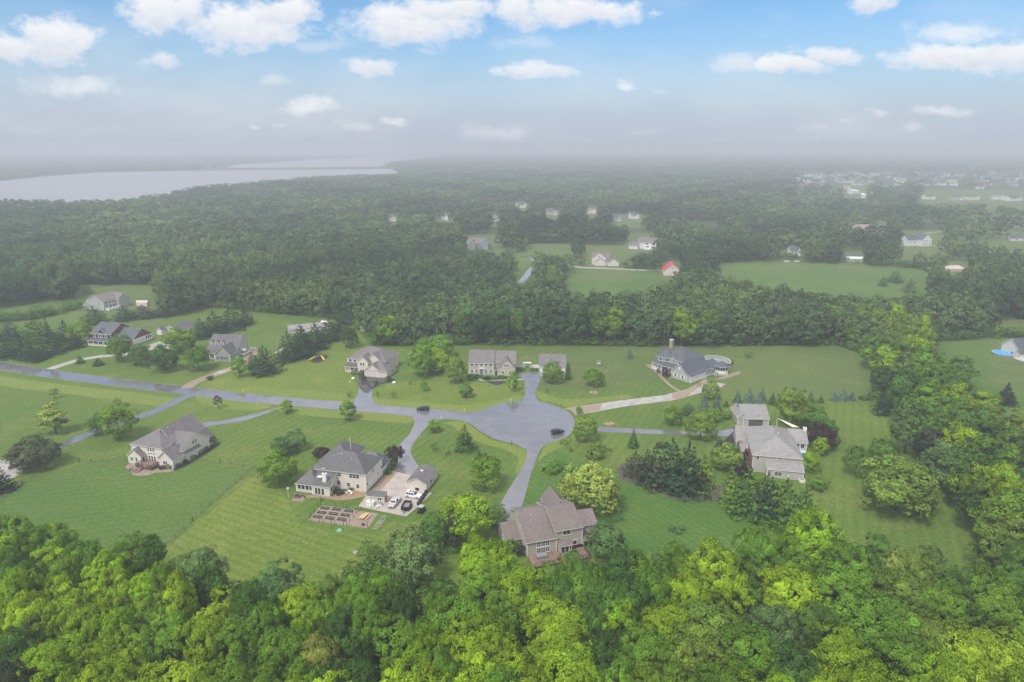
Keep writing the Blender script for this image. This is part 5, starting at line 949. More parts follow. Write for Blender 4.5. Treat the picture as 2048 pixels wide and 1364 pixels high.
h = House("red_roofed_barn", (1327, 551), -8, "cream barn under a bright red metal roof, half behind trees", SD_CREAM, SH_RED, "barn"); h.block(0, 13, 0, 16, 4.0, 9.0, 'gy'); h.win('S', 0, 5.8, 5.2, 1.2, 1.2); h.door('S', 0, 3.5, 0, 3, 3, DOORT, "barn_door")
h = House("white_gabled_house", (1258, 497), -22, "white house with dark brown roofs and rear deck among conifers, above the tan house", SD_WHITE, SH_PURP); h.block(8, 26, 2, 13, 6.5, 11, 'gx'); h.block(0, 9, -2, 8, 3.5, 6.5, 'gx'); h.win('S', 2, 16, 1, 3, 2); h.win('S', 2, 21, 1, 3, 2); h.win('S', 2, 16, 4.3, 2, 1.5); m = MB(); m.box(15, 26, -2, 1.98, 0, 1.5, WHITE); h.mesh(m, "deck"); h.rail([(15, -2), (26, -2)], 1.5)
h = House("white_farmhouse", (1822, 494), 14, "large white two-storey gabled house on the bright lawn at upper right", SD_WHITE, SH_DARK); h.block(12, 24, 0, 14, 7, 12, 'gy'); h.block(0, 12, 5, 14, 6.5, 10.5, 'gx', roof=SH_DARK)
for u in (14, 17.6, 21.2): h.win('S', 0, u, 1.2, 1.3, 1.8); h.win('S', 0, u, 4.6, 1.3, 1.6)
h.win('S', 5, 3, 3, 1.3, 1.8); h.win('S', 5, 8, 3, 1.3, 1.8)
h = House("white_outbuilding", (1692, 524), -10, "small white outbuilding with pale lean-to at the near edge of the long field", SD_WHITE, WHITE); h.block(0, 14, 0, 5, 3.2, 4.2, 'sf'); h.block(-1, 14, 5.02, 11, 4.0, 6.5, 'gx', roof=SH_DARK); h.win('S', 0, 9, 1, 2, 1.2)
h = House("pale_roofed_shed", (1895, 543), 2, "low shed with a broad pale pinkish roof between trees at right", SD_PINK, M("pale_pink_roof", (.55, .46, .42), .5, .1, .5), "shed"); h.block(0, 15, 0, 8, 2.2, 4.4, 'hip')
h = House("brown_ranch_house", (1703, 463), -10, "long low brown-roofed ranch house beyond the long field", SD_TAN, SH_BRN); h.block(0, 30, 0, 12, 3.2, 8, 'hip'); h.block(12, 38, 2, 13, 3, 6.5, 'hip', roof=SH_BROWN)
h = House("small_ranch_house", (1652, 462), -6, "shorter brown low house left of the long brown ranch house", SD_WHITE, SH_BRN); h.block(0, 19, 0, 10, 3.2, 6.4, 'gx')
h = House("white_road_house", (2022, 482), 5, "small white house beside the distant road at the right edge", SD_WHITE, SH_DARK); h.block(0, 14, 0, 8, 3.2, 6.5, 'gx'); h.win('S', 0, 5, 1, 2, 1.3)
FARH = [(772, 443, 20, 'white', 'grey', "small white-gabled house deep in the forest, farthest left"), (884, 440, 14, 'white', 'grey', "tiny pale house in the forest between two bigger white ones"), (980, 443, 18, 'white', 'brown', "white house in a forest gap above the blue-grey house"), (1036, 416, 17, 'white', 'dark', "white house high in the forest with dark roof"),
 (1092, 430, 24, 'grey', 'grey', "long grey house in the forest, middle distance"), (1172, 427, 20, 'tan', 'brown', "tan house in the forest above the tan gabled house"), (1222, 443, 22, 'grey', 'dark', "slate-roofed house in the forest above the white gabled house"), (1262, 438, 16, 'white', 'grey', "small white house in the forest right of the slate-roofed one"),
 (1335, 476, 14, 'white', 'grey', "tiny white building among trees above the red-roofed barn"), (1580, 512, 18, 'white', 'dark', "small dark-roofed house among trees at the back of the long field"), (1704, 388, 22, 'white', 'white', "bright white gabled house in front of the distant suburb"), (1722, 396, 12, 'white', 'white', "small bright white house just below the white gabled one"),
 (1686, 380, 16, 'white', 'tan', "pale house left of the bright white gabled house"), (1742, 392, 14, 'tan', 'brown', "tan house right of the small bright white house"), (1588, 362, 16, 'white', 'white', "lone white house on the left rim of the distant suburb"), (1525, 364, 8, 'white', 'grey', "small white gabled house left of the suburb"),
 (1630, 374, 16, 'tan', 'grey', "beige house at the near left corner of the suburb"), (1852, 399, 20, 'tan', 'grey', "grey-roofed beige house, leftmost in the near suburb row"), (1902, 400, 24, 'grey', 'grey', "grey house second in the near suburb row"), (1938, 400, 26, 'tan', 'grey', "wide beige house third in the near suburb row"), (1985, 399, 22, 'tan', 'brown', "brown-roofed house fourth in the near suburb row"),
 (2020, 402, 32, 'white', 'grey', "large white house at the right end of the near suburb row"), (1425, 385, 14, 'white', 'grey', "white house among trees at the far left of the suburb"), (1492, 385, 10, 'white', 'dark', "small white house among trees left of the suburb"), (1412, 414, 14, 'tan', 'brown', "tan house among dark trees above the long field"), (1300, 392, 12, 'white', 'grey', "white house in the trees above the forest gap")]
WM = {'white': SD_WHITE, 'tan': SD_CREAM, 'grey': SD_GREY}; RM = {'grey': SH_GREY, 'dark': SH_DARK, 'brown': SH_BRN, 'white': M("white_metal_roof", (.62, .62, .62), .5, .05, 1), 'tan': M("tan_roof", (.42, .36, .30), .6, .1, 1)}
def farhouse(px, py, wpx, wc, rc, label, group=None, ang=None):
    D = depth(*P(px, py)); w_ = max(9.0, wpx * D / FP); ang = rf.uniform(-30, 30) if ang is None else ang; h = House("distant_house", (px, py), ang, label, WM[wc], RM[rc], "house", group); d_ = min(12, w_ * .8); k = rf.random()
    h.block(0, w_ * .62, 0, d_, 5.6, 9.3, 'gx' if k < .5 else 'hip'); h.block(w_ * .56, w_, -2, d_ * .8, 4.6, 8, 'gy'); h.win('S', 0, w_ * .15, 3.6, 1.6, 1.3); h.win('S', 0, w_ * .38, 3.6, 1.6, 1.3); h.door('S', -2, w_ * .66, 0, w_ * .2, 2.3, DOORW, "garage_door", 2); return h
for f in FARH: farhouse(*f)
NSUB = {}
for i in range(125):
    py = rf.choice([346, 349, 352, 356, 360, 365, 371, 377]) + rf.uniform(-1, 1); px = rf.uniform(1600 if py > 350 else 1680, 2060)
    if py > 366: px = rf.uniform(1440, 1700) if rf.random() < .35 else rf.uniform(1700, 2060)
    wc = rf.choice(['white', 'tan', 'grey', 'grey']); rc = rf.choice(['grey', 'dark', 'brown', 'grey']); row = 'front rows' if py > 362 else 'back rows'; cw = {'white': 'white', 'tan': 'beige', 'grey': 'grey'}[wc]; rw = {'grey': 'grey', 'dark': 'dark', 'brown': 'brown'}[rc]
    farhouse(px, py, rf.uniform(9, 14), wc, rc, "tiny %s house with %s roof in the hazy suburb's %s" % (cw, rw, row), "%s houses with %s roofs in the hazy suburb's %s" % (cw, rw, row))
# ------------------------------------------------------------------ beds, patios, small structures
S("patio", [(776, 941), (824, 950), (818, 970), (822, 974), (864, 986), (838, 1012), (812, 1033), (762, 1023), (717, 1013), (733, 990), (752, 982)], .044, M("pale_patio_concrete", (.40, .345, .30), .55, .12, .4, detail=6))
S("patio", [(776, 941), (795, 945), (775, 966), (757, 984), (738, 986)], .048, CONCW)
S("mulch_path", [(609, 996), (648, 996), (672, 1001), (700, 999), (732, 992), (728, 985), (705, 985), (690, 981), (672, 984), (668, 993), (640, 991), (612, 991)], .044, CONCW, 2)
S("mulch_bed", [(583, 1002), (590, 986), (612, 993), (606, 1003)], .044, MULCH)
S("mulch_bed", [(616, 1041), (735, 1057), (756, 1027), (643, 1011)], .044, MULCH)
S("mulch_bed", [(668, 994), (684, 980), (728, 984), (730, 990), (700, 997)], .048, DIRT)
S("mulch_bed", [(251, 936), (262, 926), (300, 930), (345, 937), (340, 944), (310, 946), (290, 952), (265, 950), (262, 941)], .044, MULCH, 2)
S("mulch_bed", [(346, 938), (372, 928), (395, 912), (417, 894), (438, 884), (442, 888), (425, 900), (400, 916), (372, 933), (350, 942)], .046, DMULCH)
S("mulch_bed", [(975, 763), (1012, 763), (1004, 768), (994, 770), (984, 768)], .04, DMULCH, 2)
sheet("footpath", ribbon(PX([(958, 757), (962, 761), (1046, 759)]), 1.3), .048, CONC)
S("mulch_bed", [(1238, 958), (1290, 974), (1360, 1002), (1410, 1000), (1470, 1020), (1540, 1050), (1640, 1060), (1620, 1040), (1500, 1010), (1420, 960), (1300, 925), (1240, 930)], .02, M("needle_litter", (.085, .075, .05), .9, .3, .6, detail=6), 3)
S("mulch_bed", [(1422, 905), (1436, 880), (1444, 878), (1447, 900), (1460, 930), (1485, 960), (1500, 950), (1478, 890), (1480, 860), (1470, 860)], .04, DMULCH)
S("mulch_bed", [(1452, 750), (1480, 742), (1482, 747), (1455, 756), (1424, 762)], .03, MULCH)
S("mulch_bed", [(1290, 730), (1302, 738), (1340, 757), (1350, 754), (1330, 742), (1304, 728)], .032, MULCH)
S("mulch_bed", [(620, 722), (640, 712), (656, 710), (652, 718), (636, 726)], .03, DMULCH, 2)
S("bare_patch", [(1207, 847), (1222, 844), (1230, 848), (1215, 851)], .03, DIRT, 3)
S("bare_patch", [(1920, 975), (1950, 985), (1985, 1030), (2000, 1065), (1975, 1050), (1940, 1010)], .03, MULCH, 2)
S("bare_patch", [(706, 1103), (714, 1101), (718, 1106), (709, 1108)], .03, CONC, 2)
GP = "raised beds in the fenced garden"
bedz = [(560, 940), (745, 960), (940, 985), (505, 1012), (695, 1032), (885, 1052), (440, 1078), (635, 1102), (830, 1122)]
LBB = ["back row left", "back row middle", "back row right", "middle row left", "middle row centre", "middle row right", "front row left", "front row middle", "front row right"]
PVC = M("white_pvc", (.5, .5, .48), .4, .04, 2); first = None
for i, (a_, b_) in enumerate(bedz):
    px, py = 580 + a_ / 8.025, 900 + b_ / 8.025; x, y = P(px, py)
    if first is None:
        r_ = empty("raised_bed", (x, y, 0), R(-14)); m = MB()
        for q in ((-1.5, 1.5, -.65, -.6), (-1.5, 1.5, .6, .65), (-1.5, -1.45, -.6, .6), (1.45, 1.5, -.6, .6)): m.box(*q, 0, .42, WDARK)
        m.build("bed_frame", r_); m = MB(); m.box(-1.44, 1.44, -.59, .59, 0, .3, DMULCH); m.build("soil", r_); m = MB()
        for yy in (-.62, .62): m.bar((-1.5, yy, .62), (1.5, yy, .62), .03, PVC, 5)
        for xx in (-1.5, 0, 1.5): m.bar((xx, -.62, .62), (xx, .62, .62), .03, PVC, 5); m.bar((xx, -.62, .4), (xx, -.62, .62), .045, PVC, 4); m.bar((xx, .62, .4), (xx, .62, .62), .045, PVC, 4)
        m.build("pipe_frame", r_); r_.scale = (.78, .74, 1); first = r_
    else:
        r_ = first.copy(); col.objects.link(r_); r_.location = (x, y, 0)
        for c_ in list(first.children): k = c_.copy(); col.objects.link(k); k.parent = r_
    tag(r_, "dark raised garden bed with white pipe frame, %s" % LBB[i], "raised bed", GP)
posts = [(340, 1150), (470, 1165), (530, 1172), (660, 1188), (720, 1195), (860, 1208), (915, 1215), (955, 1155), (1015, 1085), (1065, 1015), (1105, 985), (1145, 978), (912, 942), (855, 925), (735, 915), (495, 900), (450, 925), (390, 990), (325, 1060), (1245, 1240)]
pm = MB().box(-.06, .06, -.06, .06, 0, 1.5, WDARK).box(-.08, .08, -.08, .08, 1.5, 1.56, WDARK).build("garden_post"); pm.location = (0, 0, -50)
posts.sort()
for i, (a_, b_) in enumerate(posts):
    o = pm if i == 0 else pm.copy()
    if i: col.objects.link(o)
    o.location = (*P(580 + a_ / 8.025, 900 + b_ / 8.025), 0); tag(o, "dark thin post around the raised beds, %s from left" % (["first", "second", "third", "fourth", "fifth", "sixth", "seventh", "eighth", "ninth", "tenth", "eleventh", "twelfth", "thirteenth", "fourteenth", "fifteenth", "sixteenth", "seventeenth", "eighteenth", "nineteenth", "twentieth"][i]), "post", "posts round the raised beds")
YW = M("yellow_timber", (.62, .44, .20), .6, .12, 2)
def dirpx(a, b):
    A, B = P(*a), P(*b); return (A[0] + B[0]) / 2, (A[1] + B[1]) / 2, math.atan2(B[1] - A[1], B[0] - A[0]), math.hypot(B[0] - A[0], B[1] - A[1])
x, y, an, L_ = dirpx((722.5, 1042), (736, 1030)); t = tag(empty("picnic_table", (x, y, 0), an), "pale yellow timber picnic table with bench on the garden mulch", "picnic table"); m = MB()
for k in range(5): m.box(-1.5, 1.5, -.55 + k * .22, -.36 + k * .22, .72, .78, YW)
m.build("tabletop", t)
for s_ in (-1, 1): m = MB(); m.box(-1.4, 1.4, s_ * 1.0 - .15, s_ * 1.0 + .15, .42, .48, YW); m.build("bench", t)
for sx in (-1, 1):
    for sy in (-1, 1): m = MB(); m.bar((sx, sy * .75, 0), (sx, sy * .3, .72), .05, YW, 4); m.build("leg", t)
x, y = P(726, 1051); t = tag(empty("planter_pot", (x, y, 0)), "round brown pot in the corner of the garden mulch", "pot"); MB().cyl(0, 0, 0, .5, .3, .42, M("clay_pot", (.13, .06, .05), .7, .1, 3), 12).build("pot", t); MB().cyl(0, 0, .5, .52, .36, .36, DMULCH, 12).build("soil", t)
for (a_, b_, lb) in (((761, 1046), (769, 1034), "farther"), ((752, 1057), (759, 1047), "nearer")):
    x, y, an, L_ = dirpx(a_, b_); m = MB()
    for k in range(3): m.bar((-1.6, -.6 + .6 * k, .1), (1.6, -.6 + .6 * k, .45), .04, PVC, 5)
    for k in range(4): m.bar((-1.6 + 1.07 * k, -.6, .1 + .116 * k), (-1.6 + 1.07 * k, .6, .1 + .116 * k), .04, PVC, 5); m.bar((-1.6 + 1.07 * k, -.6, 0), (-1.6 + 1.07 * k, -.6, .1 + .116 * k), .04, PVC, 4); m.bar((-1.6 + 1.07 * k, .6, 0), (-1.6 + 1.07 * k, .6, .1 + .116 * k), .04, PVC, 4)
    o = m.build("pipe_rack", None, (x, y, 0), an); tag(o, "white pipe frame lying on the grass right of the picnic table, %s one" % lb, "rack", "white pipe frames on the grass")
x, y = P(596, 994); t = tag(empty("fire_pit", (x, y, 0), R(-14)), "brown timber fire pit frame on the mulch square left of the sunroom", "fire pit"); m = MB()
for q in ((-1, 1, -1, -.85), (-1, 1, .85, 1), (-1, -.85, -.85, .85), (.85, 1, -.85, .85)): m.box(*q, 0, .5, WDECK)
m.build("frame", t); MB().box(-.84, .84, -.84, .84, 0, .15, DMULCH).build("ash_bed", t)
def pole(name, px, py, hh_, r, mt, label, cat, head=None):
    x, y = P(px, py); t = tag(empty(name, (x, y, 0)), label, cat); MB().cyl(0, 0, 0, hh_, r, r * .8, mt, 8).build("pole", t); b = MB()
    if head == 'lamp': b.cyl(0, 0, hh_, hh_ + .35, .12, .2, GLASS, 6); b.cyl(0, 0, hh_ + .35, hh_ + .5, .24, .04, BLACKM, 6); b.build("lamp_head", t)
    elif head == 'box': b.box(-.12, .12, -.3, .3, hh_, hh_ + .28, mt); b.cyl(0, 0, hh_ + .28, hh_ + .36, .14, .06, mt, 6); b.build("letter_box", t)
    elif head == 'house': b.box(-.22, .22, -.22, .22, hh_, hh_ + .35, mt); b.slab([(-.3, -.3, hh_ + .33), (0, -.3, hh_ + .6), (0, .3, hh_ + .6), (-.3, .3, hh_ + .33)], .03, mt, mt); b.slab([(0, -.3, hh_ + .6), (.3, -.3, hh_ + .33), (.3, .3, hh_ + .33), (0, .3, hh_ + .6)], .03, mt, mt); b.build("bird_house", t)
    elif head == 'hyd': b.cyl(0, 0, hh_, hh_ + .2, .2, .08, mt, 8); b.bar((-.3, 0, hh_ * .7), (.3, 0, hh_ * .7), .09, mt, 6); b.build("cap", t)
    return t
YEL = M("yellow_paint", (.72, .55, .03), .5, .08, 3)
pole("bird_house_pole", 577, 995, 2.6, .06, WHITE, "white birdhouse on a pole left of the cream house's sunroom", "birdhouse", 'house')
pole("mailbox", 883, 839, 1.1, .09, WHITE, "white mailbox on the verge before the cul-de-sac, right of the driveway mouth", "mailbox", 'box'); pole("mailbox", 1021.5, 805, 1.1, .09, WHITE, "white mailbox where the colonial house's drive meets the cul-de-sac", "mailbox", 'box')
pole("mailbox", 1023.5, 890, 1.1, .08, BLACKM, "black mailbox beside the driveway to the taupe house", "mailbox", 'box'); pole("mailbox", 1141, 884, 1.0, .1, BLACKM, "black mailbox on the verge just right of the black car in the cul-de-sac", "mailbox", 'box')
pole("lamp_post", 1122, 822, 2.6, .06, BLACKM, "black lamp post where the concrete drive leaves the cul-de-sac", "lamp post", 'lamp'); pole("lamp_post", 743, 1016, 2.0, .06, BLACKM, "short black lamp post at the left corner of the patio by the shed", "lamp post", 'lamp')
pole("fire_hydrant", 929, 822, .6, .16, YEL, "yellow fire hydrant on the verge left of the cul-de-sac", "hydrant", 'hyd'); pole("fire_hydrant", 486, 783, .6, .16, YEL, "yellow fire hydrant beside the road below the cape house", "hydrant", 'hyd'); pole("fire_hydrant", 700, 764, .5, .14, WHITE, "white hydrant-like post on the lawn left of the beige house's forecourt", "hydrant", 'hyd')
x, y = P(678.7, 1061); tag(MB().cyl(0, 0, 0, .25, .75, .6, M("green_lid", (.18, .42, .28), .5, .1, 2), 12).build("tank_lid", None, (x, y, 0)), "round green tank lid in the grass below the raised beds", "lid")
x, y = P(1187, 785); m = MB()
for k in range(12): a_ = k * math.pi / 6; m.box(1.2 * math.cos(a_) - .25, 1.2 * math.cos(a_) + .25, 1.2 * math.sin(a_) - .25, 1.2 * math.sin(a_) + .25, 0, .25, M("pink_stone", (.45, .32, .27), .8, .2, 2))
tag(m.build("stone_ring", None, (x, y, 0)), "pinkish stone ring round the foot of the lone tree right of the dormer garage", "stone ring")
x, y = P(1198, 730); t = tag(empty("garden_swing", (x, y, 0), R(20)), "small pale swing frame on the lawn between garage and victorian house", "swing"); m = MB()
for sx in (-1.3, 1.3): m.bar((sx, -.7, 0), (sx, 0, 2), .07, GREYB, 4); m.bar((sx, .7, 0), (sx, 0, 2), .07, GREYB, 4)
m.bar((-1.4, 0, 2), (1.4, 0, 2), .07, GREYB, 4); m.build("frame", t); MB().box(-.9, .9, -.3, .3, .55, .62, WHITE).box(-.9, .9, .28, .34, .62, 1.2, WHITE).build("seat", t); MB().slab([(-1.1, -.5, 2.1), (1.1, -.5, 2.1), (1.1, .5, 2.1), (-1.1, .5, 2.1)], .06, GREYB, GREYB).build("canopy", t)
# playset with yellow slides
x, y = P(637, 718); t = tag(empty("playset", (x, y, 0), R(-10)), "dark timber playset with two bright yellow slides beside the pine row", "playset"); m = MB()
for sx in (-1, 1):
    for sy in (-1, 1): m.box(sx - .08, sx + .08, sy - .08, sy + .08, 0, 2.6, WDARK)
m.box(-1.1, 1.1, -1.1, 1.1, 1.5, 1.6, WDECK); m.bar((1, 0, 2.5), (3.6, 0, 2.5), .08, WDARK, 5); m.bar((3.6, 0, 2.5), (3.6, -1.1, 0), .07, WDARK, 4); m.bar((3.6, 0, 2.5), (3.6, 1.1, 0), .07, WDARK, 4); m.build("tower", t)
MB().slab([(-1.3, -1.3, 2.6), (0, -1.3, 3.5), (0, 1.3, 3.5), (-1.3, 1.3, 2.6)], .06, WDARK, WDARK).slab([(0, -1.3, 3.5), (1.3, -1.3, 2.6), (1.3, 1.3, 2.6), (0, 1.3, 3.5)], .06, WDARK, WDARK).build("roof", t)
for (a_, b_) in (((-1.0, -.8, 1.5), (-3.4, -3.0, .15)), ((1.2, .2, 1.9), (3.6, -1.6, .3))):
    A_, B_ = Vector(a_), Vector(b_); d = (B_ - A_).normalized(); s_ = d.cross(Vector((0, 0, 1))).normalized() * .38; m = MB(); m.face([A_ + s_, A_ - s_, B_ - s_, B_ + s_], YEL); m.face([A_ + s_, A_ + s_ + Vector((0, 0, .22)), B_ + s_ + Vector((0, 0, .22)), B_ + s_], YEL); m.face([A_ - s_, A_ - s_ + Vector((0, 0, .22)), B_ - s_ + Vector((0, 0, .22)), B_ - s_], YEL); m.build("slide", t)
for k in (2.0, 2.9): m = MB(); m.bar((k - .2, 0, 2.5), (k - .2, 0, .6), .015, BLACKM, 4); m.bar((k + .2, 0, 2.5), (k + .2, 0, .6), .015, BLACKM, 4); m.box(k - .25, k + .25, -.12, .12, .55, .6, YEL); m.build("swing", t)
# patio things by the shed and behind the cream house
def boxthing(nm, px, py, ang, w_, d_, hh_, mt, label, cat, lid=None):
    x, y = P(px, py); t = tag(empty(nm, (x, y, 0), R(ang)), label, cat); MB().box(-w_ / 2, w_ / 2, -d_ / 2, d_ / 2, 0, hh_, mt).build("body", t); MB().box(-w_ / 2 - .05, w_ / 2 + .05, -d_ / 2 - .05, d_ / 2 + .05, hh_, hh_ + .08, lid or mt).build("lid", t); return t
boxthing("storage_box", 741, 1010, -10, 2.2, 1.3, 1.15, WHITE, "white storage box in front of the low shed's left half", "box"); boxthing("plastic_crate", 760, 1011, -10, 1.4, 1.0, .7, WHITE, "white crate with dark lid in front of the low shed's right half", "crate", GREYB)
boxthing("covered_grill", 1083, 1118, 17, 2.6, 1.6, 1.2, GREYB, "grey covered table on the taupe house's deck below the six windows", "covered furniture"); boxthing("covered_bench", 1156, 1096, 17, 2.0, .8, .9, BLACKM, "black covered grill against the taupe house wall below the small square window", "grill"); boxthing("hot_tub", 1040, 1101, 17, 2.2, 2.0, .9, GREYB, "grey-green covered tub in the corner left of the taupe house's tall gable", "tub", M("green_cover", (.12, .2, .16), .5, .2, 1))
for i, (px, py) in enumerate(((853, 987), (849, 993), (845, 999), (841, 1005), (838, 1010))):
    t = boxthing("waste_bin", px, py, 60, .9, .8, .95, BLACKM, "black bin on the patio's right edge, %s from the top of the row" % ("first second third fourth fifth".split()[i]), "bin"); t["group"] = "black bins along the patio edge"
def chair(px, py, ang, label):
    x, y = P(px, py); t = tag(empty("garden_chair", (x, y, 0), R(ang)), label, "chair", "white garden chairs"); MB().box(-.3, .3, -.3, .3, .38, .44, WHITE).build("seat", t); MB().box(-.3, .3, .27, .33, .44, 1.0, WHITE).build("backrest", t)
    for sx in (-.26, .26):
        for sy in (-.26, .26): MB().box(sx - .03, sx + .03, sy - .03, sy + .03, 0, .38, WHITE).build("leg", t)
chair(693, 988, 30, "white chair left of the small table in the bed behind the cream house"); chair(702, 989, -20, "white chair right of the small table in the bed behind the cream house"); chair(754, 1017, 150, "white chair on the patio left of the silver pickup, nearer the lawn"); chair(757, 1014, 40, "white chair on the patio tucked beside the white crate")
x, y = P(697.5, 986); t = tag(empty("garden_table", (x, y, 0)), "small round white table in the bed behind the cream house", "table"); MB().cyl(0, 0, .66, .7, .6, .6, WHITE, 12).build("tabletop", t); MB().cyl(0, 0, 0, .66, .08, .05, WHITE, 6).build("leg", t)
m = MB(); A_, B_, C_ = (0, 0, 5.4), (-6.5, 4.0, 6.6), (-2.0, .5, 5.0); m.slab([A_, B_, C_], .05, M("cream_sailcloth", (.72, .66, .48), .7, .05, 1), M("cream_sailcloth")); x, y = greyh.at(3.6, 27.0); t = tag(empty("shade_sail", (x, y, 0), R(-12)), "cream triangular shade sail behind the grey house's chimney wing", "shade sail"); m.build("sail", t)
for q in (A_, B_): MB().cyl(q[0], q[1], 0, q[2], .06, .06, WHITE, 6).build("pole", t)
# stones on the beige house's forecourt corners
for px, py, lb in ((706, 757, "left of the beige house's front walk"), (788, 765, "at the right tip of the beige house's forecourt")):
    x, y = P(px, py); m = MB(); m.cyl(0, 0, 0, .35, .8, .65, WHITE, 7); m.cyl(.1, 0, .35, .55, .62, .3, WHITE, 7); tag(m.build("landscape_rock", None, (x, y, 0)), "pale boulder " + lb, "boulder", "pale boulders")
# hedges, fences
def hedge(a, b, wd, hh_, label, c='M'):
    A_, B_ = P(*a), P(*b); L_ = math.hypot(B_[0] - A_[0], B_[1] - A_[1]); rs = np.random.RandomState(int(a[0])); n = int(L_ * 130); x = rs.uniform(0, L_, n); t = rs.uniform(0, 1, n); side = rs.uniform(0, 1, n); y = np.where(side < .35, rs.uniform(-wd / 2, wd / 2, n), np.where(side < .7, -wd / 2, wd / 2)) + rs.normal(0, .06, n); z = np.where(side < .35, hh_, t * hh_) + rs.normal(0, .06, n)
    N_ = np.stack([np.zeros(n), np.where(side < .35, 0, np.sign(y)), np.where(side < .35, 1, .4)], 1) + rs.normal(0, .3, (n, 3)); N_ /= np.linalg.norm(N_, axis=1)[:, None]
    v, k, nn, rn = leaf_geo(np.stack([x, y, z], 1), N_, rs.uniform(0, 1, n), .2, rs); o = bpy.data.objects.new("hedge", leaf_mesh("hedge", v, k, nn, rn, LEAF)); col.objects.link(o); o.location = (*A_, 0); o.rotation_euler = (0, 0, math.atan2(B_[1] - A_[1], B_[0] - A_[0])); o.color = (*TINT[c], 1); return tag(o, label, "hedge", "clipped hedges")
hedge((1031, 741), (1050, 742), 1.3, 1.1, "clipped hedge before the white fence, next to the colonial house"); hedge((1060, 742), (1076, 742), 1.3, 1.1, "clipped hedge before the white fence, next to the dormer garage"); hedge((966, 759), (996, 759), .9, .7, "low hedge along the front of the colonial house", 'D')
hedge((1100, 745), (1128, 746), .8, .6, "low hedge in front of the dormer garage doors", 'D'); hedge((764, 945), (783, 949), 1.5, 1.0, "hedge by the cream house's garage at the end of its driveway", 'D')
def fence(name, pts, hh_, mt, label, panel=False, gap=3.0, rails=3):
    W_ = PX(pts); t = tag(empty(name, (*W_[0], 0)), label, "fence"); m = MB(); ox, oy = W_[0]
    for a, b in zip(W_, W_[1:]):
        L_ = math.hypot(b[0] - a[0], b[1] - a[1]); n = max(1, round(L_ / gap)); A_ = Vector((a[0] - ox, a[1] - oy, 0)); B_ = Vector((b[0] - ox, b[1] - oy, 0))
        for i in range(n + 1): q = A_.lerp(B_, i / n); MB().box(q.x - .07, q.x + .07, q.y - .07, q.y + .07, 0, hh_ + .1, mt).build("fence_post", t) if name != "wire_fence" or i % 2 == 0 else m.box(q.x - .06, q.x + .06, q.y - .06, q.y + .06, 0, hh_ + .1, mt)
        if panel:
            d = (B_ - A_).normalized().cross(Vector((0, 0, 1))) * .03; m.face([A_ + d, B_ + d, B_ + d + Vector((0, 0, hh_)), A_ + d + Vector((0, 0, hh_))], mt); m.face([A_ - d, B_ - d, B_ - d + Vector((0, 0, hh_)), A_ - d + Vector((0, 0, hh_))], mt); m.face([A_ + d + Vector((0, 0, hh_)), B_ + d + Vector((0, 0, hh_)), B_ - d + Vector((0, 0, hh_)), A_ - d + Vector((0, 0, hh_))], mt)
        else:
            for k in range(rails): z = hh_ * (k + 1) / rails; m.bar(A_ + Vector((0, 0, z)), B_ + Vector((0, 0, z)), .028, mt, 4)
    m.build("rails", t); return t
FW = M("weathered_rail", (.17, .15, .12), .9, .2, 1)
fence("wire_fence", [(-30, 1016), (0, 1000), (45, 968), (92, 940), (158, 925), (253, 921)], 1.1, FW, "thin grey post-and-wire fence left of the cream hip-roofed house", gap=4)
fence("wire_fence", [(384, 921), (440, 926), (509, 936), (470, 967), (420, 1010), (385, 1042), (332, 1094)], 1.1, FW, "thin grey post-and-wire fence between the dark lawn and the bright lawn", gap=4)
fence("panel_fence", [(1031, 734), (1050, 735)], 1.5, WHITE, "white panel fence between the colonial house and the arch", True); fence("panel_fence", [(1059, 735), (1080, 736)], 1.5, WHITE, "white panel fence between the arch and the dormer garage", True)
x, y = P(1054.5, 736); t = tag(empty("garden_arch", (x, y, 0), 0), "white arched gateway with a flat slatted top between the two white fences", "arch"); m = MB()
for sx in (-1.2, 1.2):
    for sy in (-.5, .5): MB().box(sx - .08, sx + .08, sy - .08, sy + .08, 0, 2.5, WHITE).build("post", t)
for k in range(9): m.box(-1.9, 1.9, -.9 + .22 * k, -.8 + .22 * k, 2.5, 2.62, WHITE)
m.build("arch_top", t)
